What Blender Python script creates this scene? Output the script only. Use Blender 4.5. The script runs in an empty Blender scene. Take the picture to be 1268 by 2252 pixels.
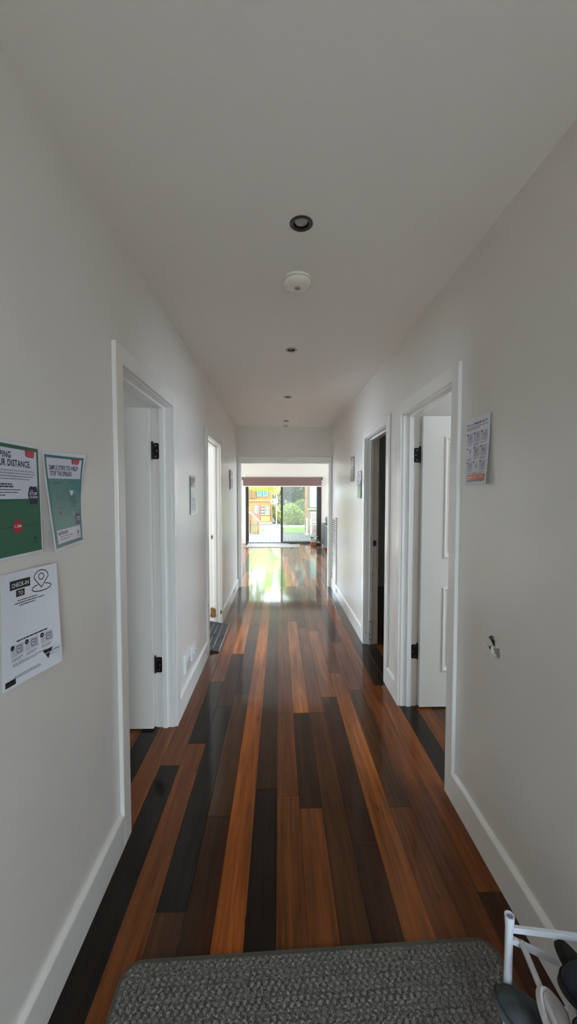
import bpy, bmesh, math, random
from mathutils import Vector, Matrix
random.seed(7)
sc = bpy.context.scene
col = sc.collection
PI = math.pi

# ------------------------------------------------------------------ camera
cam_d = bpy.data.cameras.new('camera'); cam = bpy.data.objects.new('camera', cam_d); col.objects.link(cam)
cam.location = (0, 0, 1.5)
cam.rotation_euler = (PI / 2 - 0.04393, 0, -0.02392)
cam_d.sensor_fit = 'VERTICAL'; cam_d.sensor_height = 36; cam_d.sensor_width = 36
cam_d.lens = 850 / 2252 * 36
cam_d.clip_start = 0.02; cam_d.clip_end = 200
sc.camera = cam

# ------------------------------------------------------------------ world, sun, exposure
W = bpy.data.worlds.new('World'); sc.world = W; W.use_nodes = True
bg = W.node_tree.nodes['Background']
bg.inputs[0].default_value = (0.68, 0.83, 1.0, 1); bg.inputs[1].default_value = 4.7
sun_d = bpy.data.lights.new('sun', 'SUN'); sun = bpy.data.objects.new('sun', sun_d); col.objects.link(sun)
sun_d.energy = 2.8; sun_d.angle = 0.012; sun_d.color = (1.0, 0.93, 0.80)
sun.rotation_euler = Vector((0.74, 0.62, -0.52)).to_track_quat('-Z', 'Y').to_euler()


def area(name, loc, tgt, sx, sy, energy, color=(1, 1, 1), portal=False):
    d = bpy.data.lights.new(name, 'AREA'); o = bpy.data.objects.new(name, d); col.objects.link(o)
    d.shape = 'RECTANGLE'; d.size = sx; d.size_y = sy; d.energy = energy; d.color = color
    o.location = loc
    o.rotation_euler = (Vector(tgt) - Vector(loc)).to_track_quat('-Z', 'Z').to_euler()
    if portal: d.cycles.is_portal = True
    return o


area('portal_front_door', (0.54, -1.95, 1.06), (0.54, 0, 1.06), .58, 2.1, 1, portal=True)
area('portal_sliding_door', (0.13, 12.02, 1.06), (0.13, 0, 1.06), 2.4, 2.1, 1, portal=True)
area('portal_left_room', (-3.95, 1.35, 1.5), (0, 1.35, 1.5), 0.8, .8, 1, portal=True)
area('portal_right_room', (3.95, 1.3, 1.5), (0, 1.3, 1.5), 1.6, 1.2, 1, portal=True)
area('portal_left_far_room', (-3.95, 4.8, 1.35), (0, 4.8, 1.35), 2.4, 1.7, 1, portal=True)
area('portal_living_left', (-4.55, 9.2, 1.3), (0, 9.2, 1.3), 3.8, 1.9, 1, portal=True)
area('portal_living_right', (4.85, 9.2, 1.3), (0, 9.2, 1.3), 3.8, 1.9, 1, portal=True)

vs = sc.view_settings
vs.view_transform = 'Standard'; vs.look = 'None'; vs.gamma = 1.0; vs.use_curve_mapping = False
vs.exposure = 2.0
sc.cycles.use_denoising = True
sc.cycles.max_bounces = 10; sc.cycles.diffuse_bounces = 6; sc.cycles.glossy_bounces = 5
sc.cycles.transparent_max_bounces = 12
sc.cycles.sample_clamp_indirect = 8.0
sc.cycles.caustics_reflective = True; sc.cycles.caustics_refractive = False

# ------------------------------------------------------------------ materials
MATS = {}


def mat(name, color, rough=0.5, metal=0.0, coat=0.0, coat_rough=0.05, bump=None, var=None, spec=0.5, sheen=0.0):
    """bump=(scale, strength, distance); var=(scale, amount) mottles the colour"""
    if name in MATS: return MATS[name]
    m = bpy.data.materials.new(name); m.use_nodes = True
    nt = m.node_tree; b = nt.nodes['Principled BSDF']
    b.inputs['Base Color'].default_value = (*color, 1)
    b.inputs['Roughness'].default_value = rough
    b.inputs['Metallic'].default_value = metal
    b.inputs['Specular IOR Level'].default_value = spec
    b.inputs['Coat Weight'].default_value = coat
    b.inputs['Coat Roughness'].default_value = coat_rough
    if sheen: b.inputs['Sheen Weight'].default_value = sheen
    tc = nt.nodes.new('ShaderNodeTexCoord')
    if var:
        n = nt.nodes.new('ShaderNodeTexNoise'); n.inputs['Scale'].default_value = var[0]; n.inputs['Detail'].default_value = 6
        nt.links.new(tc.outputs['Object'], n.inputs['Vector'])
        r = nt.nodes.new('ShaderNodeMapRange'); r.inputs[1].default_value = 0.3; r.inputs[2].default_value = 0.7
        r.inputs[3].default_value = 1 - var[1]; r.inputs[4].default_value = 1 + var[1]
        nt.links.new(n.outputs['Fac'], r.inputs[0])
        mx = nt.nodes.new('ShaderNodeMix'); mx.data_type = 'RGBA'; mx.blend_type = 'MULTIPLY'
        mx.inputs[0].default_value = 1; mx.inputs[6].default_value = (*color, 1)
        nt.links.new(r.outputs[0], mx.inputs[7]); nt.links.new(mx.outputs[2], b.inputs['Base Color'])
    if bump:
        n2 = nt.nodes.new('ShaderNodeTexNoise'); n2.inputs['Scale'].default_value = bump[0]; n2.inputs['Detail'].default_value = 4
        nt.links.new(tc.outputs['Object'], n2.inputs['Vector'])
        bp = nt.nodes.new('ShaderNodeBump'); bp.inputs['Strength'].default_value = bump[1]; bp.inputs['Distance'].default_value = bump[2]
        nt.links.new(n2.outputs['Fac'], bp.inputs['Height']); nt.links.new(bp.outputs[0], b.inputs['Normal'])
    MATS[name] = m
    return m


WALL = mat('wall_paint', (0.77, 0.73, 0.67), 0.28, bump=(140, 0.12, 0.002), var=(3, 0.02), spec=0.45)
CEIL = mat('ceiling_paint', (0.92, 0.875, 0.81), 0.75, bump=(160, 0.15, 0.002), spec=0.2)
TRIM = mat('trim_gloss', (0.84, 0.81, 0.75), 0.20, bump=(12, 0.02, 0.001), spec=0.5)
LEAFM = mat('door_paint', (0.70, 0.655, 0.58), 0.30, bump=(30, 0.05, 0.002))
BLACKM = mat('black_metal', (0.02, 0.022, 0.02), 0.35, metal=0.6)
STEEL = mat('steel', (0.45, 0.45, 0.46), 0.3, metal=1)
PLAST = mat('white_plastic', (0.80, 0.81, 0.80), 0.3)
DETECT = mat('detector_plastic', (0.90, 0.86, 0.74), 0.35)
BRONZE = mat('dark_bronze', (0.09, 0.075, 0.065), 0.35, metal=0.7)
LAMPGL = mat('lamp_glass', (0.45, 0.45, 0.43), 0.15, bump=(90, 0.5, 0.004))
DARK = mat('dark_void', (0.02, 0.02, 0.02), 0.9)
GYP = mat('plaster_core', (0.42, 0.40, 0.38), 0.95, bump=(120, 0.5, 0.004))
RUBBER = mat('black_rubber', (0.022, 0.025, 0.028), 0.5, bump=(80, 0.2, 0.002))
RAWWOOD = mat('raw_wood', (0.26, 0.13, 0.05), 0.8, bump=(40, 0.6, 0.01), var=(30, 0.5))


def wood_material():
    m = bpy.data.materials.new('varnished_floorboard'); m.use_nodes = True
    nt = m.node_tree; N = nt.nodes; L = nt.links; b = N['Principled BSDF']
    oi = N.new('ShaderNodeObjectInfo'); tc = N.new('ShaderNodeTexCoord')
    mp = N.new('ShaderNodeMapping'); mp.inputs['Scale'].default_value = (55, 2.2, 1)
    off = N.new('ShaderNodeVectorMath'); off.operation = 'MULTIPLY_ADD'
    cx = N.new('ShaderNodeCombineXYZ')
    for i in range(3): L.new(oi.outputs['Random'], cx.inputs[i])
    L.new(cx.outputs[0], off.inputs[0]); off.inputs[1].default_value = (37, 53, 0); L.new(tc.outputs['Object'], off.inputs[2])
    L.new(off.outputs[0], mp.inputs['Vector'])
    g = N.new('ShaderNodeTexNoise'); g.inputs['Scale'].default_value = 1; g.inputs['Detail'].default_value = 7; g.inputs['Roughness'].default_value = 0.62
    g.inputs['Distortion'].default_value = 0.6
    L.new(mp.outputs[0], g.inputs['Vector'])
    r1 = N.new('ShaderNodeMapRange'); r1.inputs[1].default_value = 0.28; r1.inputs[2].default_value = 0.72; r1.inputs[3].default_value = 0.48; r1.inputs[4].default_value = 1.48
    L.new(g.outputs['Fac'], r1.inputs[0])
    # broad streaks
    mp2 = N.new('ShaderNodeMapping'); mp2.inputs['Scale'].default_value = (14, 0.7, 1); L.new(off.outputs[0], mp2.inputs['Vector'])
    g2 = N.new('ShaderNodeTexNoise'); g2.inputs['Scale'].default_value = 1; g2.inputs['Detail'].default_value = 3; L.new(mp2.outputs[0], g2.inputs['Vector'])
    r2 = N.new('ShaderNodeMapRange'); r2.inputs[1].default_value = 0.3; r2.inputs[2].default_value = 0.7; r2.inputs[3].default_value = 0.72; r2.inputs[4].default_value = 1.28
    L.new(g2.outputs['Fac'], r2.inputs[0])
    # gum veins / small dark knots
    mp3 = N.new('ShaderNodeMapping'); mp3.inputs['Scale'].default_value = (60, 9, 1); L.new(off.outputs[0], mp3.inputs['Vector'])
    g3 = N.new('ShaderNodeTexNoise'); g3.inputs['Scale'].default_value = 1; g3.inputs['Detail'].default_value = 2; L.new(mp3.outputs[0], g3.inputs['Vector'])
    r3 = N.new('ShaderNodeMapRange'); r3.inputs[1].default_value = 0.70; r3.inputs[2].default_value = 0.78; r3.inputs[3].default_value = 1.0; r3.inputs[4].default_value = 0.3
    L.new(g3.outputs['Fac'], r3.inputs[0])
    m1 = N.new('ShaderNodeMath'); m1.operation = 'MULTIPLY'; L.new(r1.outputs[0], m1.inputs[0]); L.new(r2.outputs[0], m1.inputs[1])
    m2 = N.new('ShaderNodeMath'); m2.operation = 'MULTIPLY'; L.new(m1.outputs[0], m2.inputs[0]); L.new(r3.outputs[0], m2.inputs[1])
    mx = N.new('ShaderNodeMix'); mx.data_type = 'RGBA'; mx.blend_type = 'MULTIPLY'; mx.inputs[0].default_value = 1
    L.new(oi.outputs['Color'], mx.inputs[6]); L.new(m2.outputs[0], mx.inputs[7])
    L.new(mx.outputs[2], b.inputs['Base Color'])
    b.inputs['Roughness'].default_value = 0.35
    b.inputs['Specular IOR Level'].default_value = 0.10
    b.inputs['Coat Weight'].default_value = 1.0; b.inputs['Coat IOR'].default_value = 1.25; b.inputs['Coat Roughness'].default_value = 0.07
    bn = N.new('ShaderNodeTexNoise'); bn.inputs['Scale'].default_value = 9; bn.inputs['Detail'].default_value = 2
    L.new(tc.outputs['Object'], bn.inputs['Vector'])
    bp = N.new('ShaderNodeBump'); bp.inputs['Strength'].default_value = 0.05; bp.inputs['Distance'].default_value = 0.004
    L.new(bn.outputs['Fac'], bp.inputs['Height']); L.new(bp.outputs[0], b.inputs['Coat Normal'])
    bp2 = N.new('ShaderNodeBump'); bp2.inputs['Strength'].default_value = 0.12; bp2.inputs['Distance'].default_value = 0.003
    L.new(g.outputs['Fac'], bp2.inputs['Height']); L.new(bp2.outputs[0], b.inputs['Normal'])
    return m


WOOD = wood_material()


def glass_material(name, tint, mixf):
    m = bpy.data.materials.new(name); m.use_nodes = True
    nt = m.node_tree; N = nt.nodes; L = nt.links
    N.remove(N['Principled BSDF'])
    t = N.new('ShaderNodeBsdfTransparent'); t.inputs[0].default_value = (*tint, 1)
    g = N.new('ShaderNodeBsdfGlossy'); g.inputs[0].default_value = (1, 1, 1, 1); g.inputs[1].default_value = 0.01
    f = N.new('ShaderNodeFresnel'); f.inputs[0].default_value = 1.10
    mx = N.new('ShaderNodeMixShader'); L.new(f.outputs[0], mx.inputs[0]); L.new(t.outputs[0], mx.inputs[1]); L.new(g.outputs[0], mx.inputs[2])
    L.new(mx.outputs[0], N['Material Output'].inputs[0])
    return m


GLASS = glass_material('clear_glass', (0.93, 0.95, 0.94), 0)
SCREEN = glass_material('screened_glass', (0.74, 0.74, 0.68), 0)
nt_ = SCREEN.node_tree; mesh_haze = nt_.nodes.new('ShaderNodeBsdfTranslucent'); mesh_haze.inputs[0].default_value = (.30, .29, .25, 1)
mx_ = nt_.nodes.new('ShaderNodeMixShader'); mx_.inputs[0].default_value = .12; out_ = nt_.nodes['Material Output']
nt_.links.new(out_.inputs[0].links[0].from_socket, mx_.inputs[1]); nt_.links.new(mesh_haze.outputs[0], mx_.inputs[2]); nt_.links.new(mx_.outputs[0], out_.inputs[0])

# ------------------------------------------------------------------ mesh helpers


def box(bm, x0, x1, y0, y1, z0, z1, mtx=None, bev=0.0):
    vs_ = [bm.verts.new((x, y, z)) for x in (x0, x1) for y in (y0, y1) for z in (z0, z1)]
    idx = [(0, 1, 3, 2), (4, 6, 7, 5), (0, 4, 5, 1), (2, 3, 7, 6), (0, 2, 6, 4), (1, 5, 7, 3)]
    fs = [bm.faces.new([vs_[i] for i in q]) for q in idx]
    if mtx is not None: bmesh.ops.transform(bm, matrix=mtx, verts=vs_)
    if bev > 0:
        es = list({e for f in fs for e in f.edges})
        bmesh.ops.bevel(bm, geom=es, offset=bev, segments=2, affect='EDGES', profile=0.5)
    return vs_


def tube(bm, p0, p1, r0, r1=None, n=16, cap=True):
    p0 = Vector(p0); p1 = Vector(p1); r1 = r0 if r1 is None else r1
    d = (p1 - p0).normalized(); a = d.orthogonal().normalized(); b2 = d.cross(a)
    A = [bm.verts.new(p0 + (a * math.cos(2 * PI * i / n) + b2 * math.sin(2 * PI * i / n)) * r0) for i in range(n)]
    B = [bm.verts.new(p1 + (a * math.cos(2 * PI * i / n) + b2 * math.sin(2 * PI * i / n)) * r1) for i in range(n)]
    for i in range(n): bm.faces.new((A[i], A[(i + 1) % n], B[(i + 1) % n], B[i]))
    if cap: bm.faces.new(A[::-1]); bm.faces.new(B)


def pipe(bm, pts, r, n=10):
    pts = [Vector(p) for p in pts]; rings = []
    ref = None
    for i, p in enumerate(pts):
        d = (pts[min(i + 1, len(pts) - 1)] - pts[max(i - 1, 0)]).normalized()
        a = d.orthogonal().normalized() if ref is None else (ref - d * ref.dot(d)).normalized()
        ref = a; b2 = d.cross(a); rr = r[i] if isinstance(r, (list, tuple)) else r
        rings.append([bm.verts.new(p + (a * math.cos(2 * PI * k / n) + b2 * math.sin(2 * PI * k / n)) * rr) for k in range(n)])
    for A, B in zip(rings, rings[1:]):
        for k in range(n): bm.faces.new((A[k], A[(k + 1) % n], B[(k + 1) % n], B[k]))
    bm.faces.new(rings[0][::-1]); bm.faces.new(rings[-1])


def lathe(bm, prof, n=40, center=(0, 0, 0)):
    """prof: (r, z) list"""
    c = Vector(center); rings = []
    for r, z in prof:
        if r < 1e-6: rings.append([bm.verts.new(c + Vector((0, 0, z)))])
        else: rings.append([bm.verts.new(c + Vector((r * math.cos(2 * PI * k / n), r * math.sin(2 * PI * k / n), z))) for k in range(n)])
    for A, B in zip(rings, rings[1:]):
        for k in range(n):
            k2 = (k + 1) % n
            if len(A) == 1 and len(B) == 1: continue
            if len(A) == 1: bm.faces.new((A[0], B[k], B[k2]))
            elif len(B) == 1: bm.faces.new((A[k], A[k2], B[0]))
            else: bm.faces.new((A[k], A[k2], B[k2], B[k]))


def prism(bm, poly, thick, mtx):
    """poly in local XY, extruded +Z by thick, then transformed"""
    A = [bm.verts.new((x, y, 0)) for x, y in poly]; B = [bm.verts.new((x, y, thick)) for x, y in poly]
    n = len(poly)
    bm.faces.new(A[::-1]); bm.faces.new(B)
    for i in range(n): bm.faces.new((A[i], A[(i + 1) % n], B[(i + 1) % n], B[i]))
    bmesh.ops.transform(bm, matrix=mtx, verts=A + B)


def obj(name, bm, m, parent=None, smooth=False):
    bmesh.ops.recalc_face_normals(bm, faces=bm.faces)
    me = bpy.data.meshes.new(name); bm.to_mesh(me); bm.free()
    if m is not None: me.materials.append(m)
    if smooth:
        for p in me.polygons: p.use_smooth = True
        try: me.set_sharp_from_angle(angle=math.radians(40))
        except Exception: pass
    o = bpy.data.objects.new(name, me); col.objects.link(o)
    if parent is not None: o.parent = parent
    return o


def B(fn=None):
    return bmesh.new()


def place(o, parent_loc):  # keep world-coordinates mesh under a parent at parent_loc
    o.location = -Vector(parent_loc)


def tag(o, label, cat, group=None, kind=None):
    o['label'] = label; o['category'] = cat
    if group: o['group'] = group
    if kind: o['kind'] = kind
    return o


def thing(name, loc, label=None, cat=None, group=None, kind=None, rotz=0):
    o = bpy.data.objects.new(name, None); col.objects.link(o)
    o.location = loc; o.rotation_euler = (0, 0, rotz); o.empty_display_size = 0.05
    if label: tag(o, label, cat, group, kind)
    elif kind: o['kind'] = kind
    return o


def part(name, bm, m, parent, smooth=False, world=True):
    """a mesh built in world coordinates placed under an unrotated parent (or grandparent chain of unrotated ones)"""
    o = obj(name, bm, m, parent, smooth)
    if world:
        p = parent; loc = Vector((0, 0, 0))
        while p is not None:
            loc += p.location; p = p.parent
        o.location = -loc
    return o


def bx(*a, bev=0.0):
    bm = bmesh.new(); box(bm, *a, bev=bev); return bm


def grid_solid(axis, t0, t1, a0, a1, z0, z1, holes):
    """solid slab, normal along axis ('x' or 'y'), with rectangular openings (a0,a1,z0,z1)"""
    bm = bmesh.new()
    As = sorted({a0, a1, *[h[0] for h in holes], *[h[1] for h in holes]}); As = [a for a in As if a0 <= a <= a1]
    Zs = sorted({z0, z1, *[h[2] for h in holes], *[h[3] for h in holes]}); Zs = [z for z in Zs if z0 <= z <= z1]
    def solid(i, j):
        if i < 0 or j < 0 or i >= len(As) - 1 or j >= len(Zs) - 1: return False
        ca = (As[i] + As[i + 1]) / 2; cz = (Zs[j] + Zs[j + 1]) / 2
        return not any(h[0] < ca < h[1] and h[2] < cz < h[3] for h in holes)
    cache = {}
    def v(t, a, z):
        k = (t, a, z)
        if k not in cache: cache[k] = bm.verts.new((t, a, z) if axis == 'x' else (a, t, z))
        return cache[k]
    for i in range(len(As) - 1):
        for j in range(len(Zs) - 1):
            if not solid(i, j): continue
            p, q, r, s = As[i], As[i + 1], Zs[j], Zs[j + 1]
            for t in (t0, t1): bm.faces.new((v(t, p, r), v(t, q, r), v(t, q, s), v(t, p, s)))
            if not solid(i - 1, j): bm.faces.new((v(t0, p, r), v(t1, p, r), v(t1, p, s), v(t0, p, s)))
            if not solid(i + 1, j): bm.faces.new((v(t0, q, r), v(t1, q, r), v(t1, q, s), v(t0, q, s)))
            if not solid(i, j - 1): bm.faces.new((v(t0, p, r), v(t1, p, r), v(t1, q, r), v(t0, q, r)))
            if not solid(i, j + 1): bm.faces.new((v(t0, p, s), v(t1, p, s), v(t1, q, s), v(t0, q, s)))
    return bm


def struct(name, bm, m, label=None, cat=None, parent=None, smooth=False):
    o = obj(name, bm, m, parent, smooth)
    if parent is None:
        o['kind'] = 'structure'
        if label: o['label'] = label; o['category'] = cat
    return o


# ------------------------------------------------------------------ dimensions
XL, XR, ZC, YE, YF = -0.677, 0.856, 2.582, 6.25, -1.9
WT = 0.112
D1 = (1.675, 2.46); D2 = (3.625, 4.42)          # left doors
R1 = (1.885, 2.672); R2 = (3.04, 3.815)         # right doors
ZH = 2.052
J = 0.02

# ------------------------------------------------------------------ room shell
HOLE = (1.440, 1.545, 0.838, 0.918)
struct('wall_left', grid_solid('x', XL, XL - WT, YF, YE, 0, ZC,
       [(d[0] - J, d[1] + J, 0, ZH + J) for d in (D1, D2)]), WALL, 'off-white painted left wall of the hallway', 'wall')
struct('wall_right', grid_solid('x', XR, XR + WT, YF, YE, 0, ZC,
       [(d[0] - J, d[1] + J, 0, ZH + J) for d in (R1, R2)] + [HOLE]), WALL, 'off-white painted right wall of the hallway', 'wall')
E0, E1, EZ = -0.617, 0.800, 2.015
struct('wall_back', grid_solid('y', YE, YE + WT, -4.6, 4.9, 0, ZC, [(E0 - J, E1 + J, 0, EZ + J)]), WALL,
       'wall across the hallway end around the wide opening', 'wall')
struct('wall_front', grid_solid('y', YF, YF - WT, -4.1, 4.1, 0, ZC, [(0.25, 0.83, 0, 2.12)]), WALL, 'wall behind the viewer with the entry opening', 'wall')
LV = 11.9                                       # living room window wall
S0, S1, SZ = -1.03, 1.30, 2.03
struct('wall_far', grid_solid('y', LV, LV + 0.13, -4.6, 4.9, 0, ZC, [(S0, S1, 0, SZ)]), mat('living_wall', (0.54, 0.48, 0.39), 0.6), 'cream far wall of the living room around the sliding door', 'wall')
struct('wall_living_left', grid_solid('x', -4.5, -4.6, YE + WT, LV, 0, ZC, [(7.3, 11.1, 0.35, 2.25)]), WALL, 'left wall of the living room', 'wall')
struct('wall_living_right', grid_solid('x', 4.8, 4.9, YE + WT, LV, 0, ZC, [(7.3, 11.1, 0.35, 2.25)]), WALL, 'right wall of the living room', 'wall')
struct('wall_left_outer', grid_solid('x', -3.9, -4.0, YF, YE, 0, ZC, [(0.95, 1.75, 1.1, 1.9), (3.6, 6.0, 0.5, 2.2)]), WALL, 'outer wall of the left rooms', 'wall')
struct('wall_right_outer', grid_solid('x', 3.9, 4.0, YF, YE, 0, ZC, [(0.5, 2.1, 0.9, 2.1)]), WALL, 'outer wall of the right rooms', 'wall')
struct('wall_left_divider', bx(-3.9, XL - WT, 3.35, 3.45, 0, ZC), WALL, 'wall between the two left rooms', 'wall')
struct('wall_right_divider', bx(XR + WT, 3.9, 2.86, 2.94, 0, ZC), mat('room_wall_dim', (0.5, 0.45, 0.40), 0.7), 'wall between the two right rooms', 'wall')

# ceiling skin with real downlight holes
DL = [(0.089, 1.59), (0.091, 2.93), (0.094, 4.32), (0.102, 5.70)]
bm = bmesh.new()
def ring_edges(vs_): return [bm.edges.new((vs_[i], vs_[(i + 1) % len(vs_)])) for i in range(len(vs_))]
eds = ring_edges([bm.verts.new(p) for p in ((-4.6, YF - WT, ZC), (4.9, YF - WT, ZC), (4.9, LV + .13, ZC), (-4.6, LV + .13, ZC))])
for dx, dy in DL:
    eds += ring_edges([bm.verts.new((dx + .036 * math.cos(2 * PI * k / 32), dy + .036 * math.sin(2 * PI * k / 32), ZC)) for k in range(32)])
bmesh.ops.triangle_fill(bm, edges=eds, use_beauty=True)
for f in bm.faces:
    if f.normal.z > 0: f.normal_flip()
me = bpy.data.meshes.new('ceiling'); bm.to_mesh(me); bm.free(); me.materials.append(CEIL)
ceil = bpy.data.objects.new('ceiling', me); col.objects.link(ceil); ceil['kind'] = 'structure'; tag(ceil, 'plain off-white plaster ceiling of the hallway', 'ceiling')
struct('roof', bx(-5.0, 5.2, YF - 1.6, LV + 0.75, 2.70, 2.82), mat('roof_sheet', (0.3, 0.3, 0.3), 0.8), 'flat roof slab over the house with eaves', 'roof')
struct('light_seal_1', grid_solid('y', YF - WT, YF - WT - .02, -4.6, 4.9, ZC, 2.70, []), TRIM)  # unseen strips on all sides, added to block light leaking under the roof
struct('light_seal_2', grid_solid('y', LV + .13, LV + .15, -4.6, 4.9, ZC, 2.70, []), TRIM)
struct('light_seal_3', grid_solid('x', -4.6, -4.62, YF - WT, LV + .13, ZC, 2.70, []), TRIM)
struct('light_seal_4', grid_solid('x', 4.9, 4.92, YF - WT, LV + .13, ZC, 2.70, []), TRIM)
struct('wall_sun_block', bx(-1.25, -1.13, YF - WT - 2.6, YF - WT, -0.1, 2.7), WALL, 'unseen side wall added outside the entry to block the sun', 'wall')  # side wall added out of view to keep the sun out of the entry

# ------------------------------------------------------------------ floor
floor = struct('floor', bx(-4.6, 4.9, YF - WT, LV + .13, -0.15, -0.008), WOOD, 'glossy mixed hardwood plank floor', 'floor')
floor.color = (0.075, 0.035, 0.018, 1)
PW = 0.1083
def rowx(k): return -0.0125 + PW * k
C0 = dict(black=(0.010, 0.009, 0.008), dark=(0.024, 0.014, 0.010), maroon=(0.034, 0.0165, 0.011), umber=(0.050, 0.029, 0.016),
          brown=(0.120, 0.055, 0.024), red=(0.110, 0.050, 0.026), orange=(0.260, 0.105, 0.032), gold=(0.200, 0.095, 0.036), rust=(0.135, 0.058, 0.024), tan=(0.24, 0.12, 0.055))
C_ = {k: (c[0] * 1.4, c[1] * .90, c[2] * .47) for k, c in C0.items()}
def plank(x0, x1, y0, y1, c, jitter=0.10):
    g = 0.0004; bm = bmesh.new(); ch = 0.0009
    x0 += g; x1 -= g; y0 += g; y1 -= g
    zt = random.uniform(-0.0003, 0.0003)
    lo = [bm.verts.new(p) for p in ((x0, y0, -.008), (x1, y0, -.008), (x1, y1, -.008), (x0, y1, -.008))]
    mid = [bm.verts.new((v.co.x, v.co.y, zt - ch)) for v in lo]
    tx, ty = random.uniform(-1, 1) * 0.00012, random.uniform(-1, 1) * 0.0004
    top = [bm.verts.new(p) for p in ((x0 + ch, y0 + ch, zt - tx - ty), (x1 - ch, y0 + ch, zt + tx - ty), (x1 - ch, y1 - ch, zt + tx + ty), (x0 + ch, y1 - ch, zt - tx + ty))]
    for i in range(4):
        j = (i + 1) % 4
        bm.faces.new((lo[i], lo[j], mid[j], mid[i])); bm.faces.new((mid[i], mid[j], top[j], top[i]))
    bm.faces.new(top)
    o = obj('plank', bm, WOOD, floor)
    k = 1 + random.uniform(-jitter, jitter)
    c = C_[c] if isinstance(c, str) else c
    o.color = (c[0] * k, c[1] * k, c[2] * k, 1)
    return o
# rows read off the photograph: (start, kind) lists, last entry runs to the given end
ROWS = {
 -9: [(1.2, 'brown'), (2.6, 'umber'), (3.3, None)],
 -8: [(1.0, 'umber'), (1.75, 'black'), (3.3, None)],
 -7: [(1.1, 'brown'), (3.3, None)],
 -6: [(-2.0, 'black'), (0.4, 'black'), (2.098, 'red'), (3.72, 'red'), (5.1, 'umber'), (6.3, None)],
 -5: [(-2.0, 'umber'), (0.2, 'brown'), (2.284, 'black'), (3.058, 'rust'), (4.9, 'maroon'), (6.3, None)],
 -4: [(-2.0, 'brown'), (0.1, 'umber'), (1.337, 'black'), (2.687, 'maroon'), (3.596, 'orange'), (5.35, 'maroon'), (6.3, None)],
 -3: [(-2.0, 'umber'), (0.6, 'maroon'), (1.75, 'umber'), (2.859, 'dark'), (3.93, 'maroon'), (4.41, 'red'), (5.9, None)],
 -2: [(-2.0, 'brown'), (0.9, 'orange'), (2.70, 'orange'), (4.96, 'tan'), (6.3, None)],
 -1: [(-2.0, 'umber'), (0.5, 'black'), (1.914, 'maroon'), (4.0, 'maroon'), (5.275, 'dark'), (6.3, None)],
 0: [(-2.0, 'red'), (0.3, 'brown'), (1.864, 'red'), (4.52, 'red'), (6.3, None)],
 1: [(-2.0, 'dark'), (0.8, 'brown'), (1.787, 'dark'), (2.598, 'tan'), (4.52, 'brown'), (6.3, None)],
 2: [(-2.0, 'umber'), (0.7, 'umber'), (2.60, 'red'), (4.3, 'umber'), (6.3, None)],
 3: [(-2.0, 'umber'), (0.2, 'maroon'), (1.594, 'maroon'), (2.804, 'gold'), (4.2, 'brown'), (6.3, None)],
 4: [(-2.0, 'umber'), (0.4, 'gold'), (3.183, 'red'), (4.99, 'umber'), (6.3, None)],
 5: [(-2.0, 'brown'), (0.5, 'brown'), (1.784, 'umber'), (2.90, 'red'), (3.87, 'maroon'), (5.2, 'red'), (6.3, None)],
 6: [(-2.0, 'dark'), (0.6, 'red'), (2.66, 'rust'), (4.57, 'orange'), (5.6, 'rust'), (6.3, None)],
 7: [(-2.0, 'umber'), (0.4, 'maroon'), (1.379, 'rust'), (2.964, 'dark'), (3.95, 'umber'), (5.0, 'maroon'), (6.3, None)],
 8: [(1.4, 'black'), (2.70, 'rust'), (2.964, 'black'), (3.9, 'umber'), (4.6, None)],
 9: [(1.4, 'brown'), (2.9, 'brown'), (4.6, None)],
 10: [(1.4, 'umber'), (2.6, 'umber'), (4.4, None)],
}
for k, lst in ROWS.items():
    for (a, c), (b_, _) in zip(lst, lst[1:]):
        plank(rowx(k), rowx(k + 1), a, b_, c)
pal = ['maroon', 'red', 'rust', 'brown', 'brown', 'umber', 'dark', 'orange', 'gold', 'red', 'maroon']
for k in range(-19, 23):
    y = ROWS[k][-1][0] if -6 <= k <= 7 else 6.36
    first = True
    while y < LV:
        y2 = y + (random.uniform(0.5, 1.6) if first else random.uniform(1.1, 2.4)); first = False
        if LV - y2 < 0.5: y2 = LV
        plank(rowx(k), rowx(k + 1), y, y2, random.choice(pal)); y = y2

# ------------------------------------------------------------------ doors
def rounded_rect(w, h, r, n=4):
    pts = []
    for cx, cy, a0 in ((w / 2 - r, h / 2 - r, 0), (-w / 2 + r, h / 2 - r, PI / 2), (-w / 2 + r, -h / 2 + r, PI), (w / 2 - r, -h / 2 + r, 1.5 * PI)):
        for i in range(n + 1):
            a = a0 + PI / 2 * i / n; pts.append((cx + r * math.cos(a), cy + r * math.sin(a)))
    return pts


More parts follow.
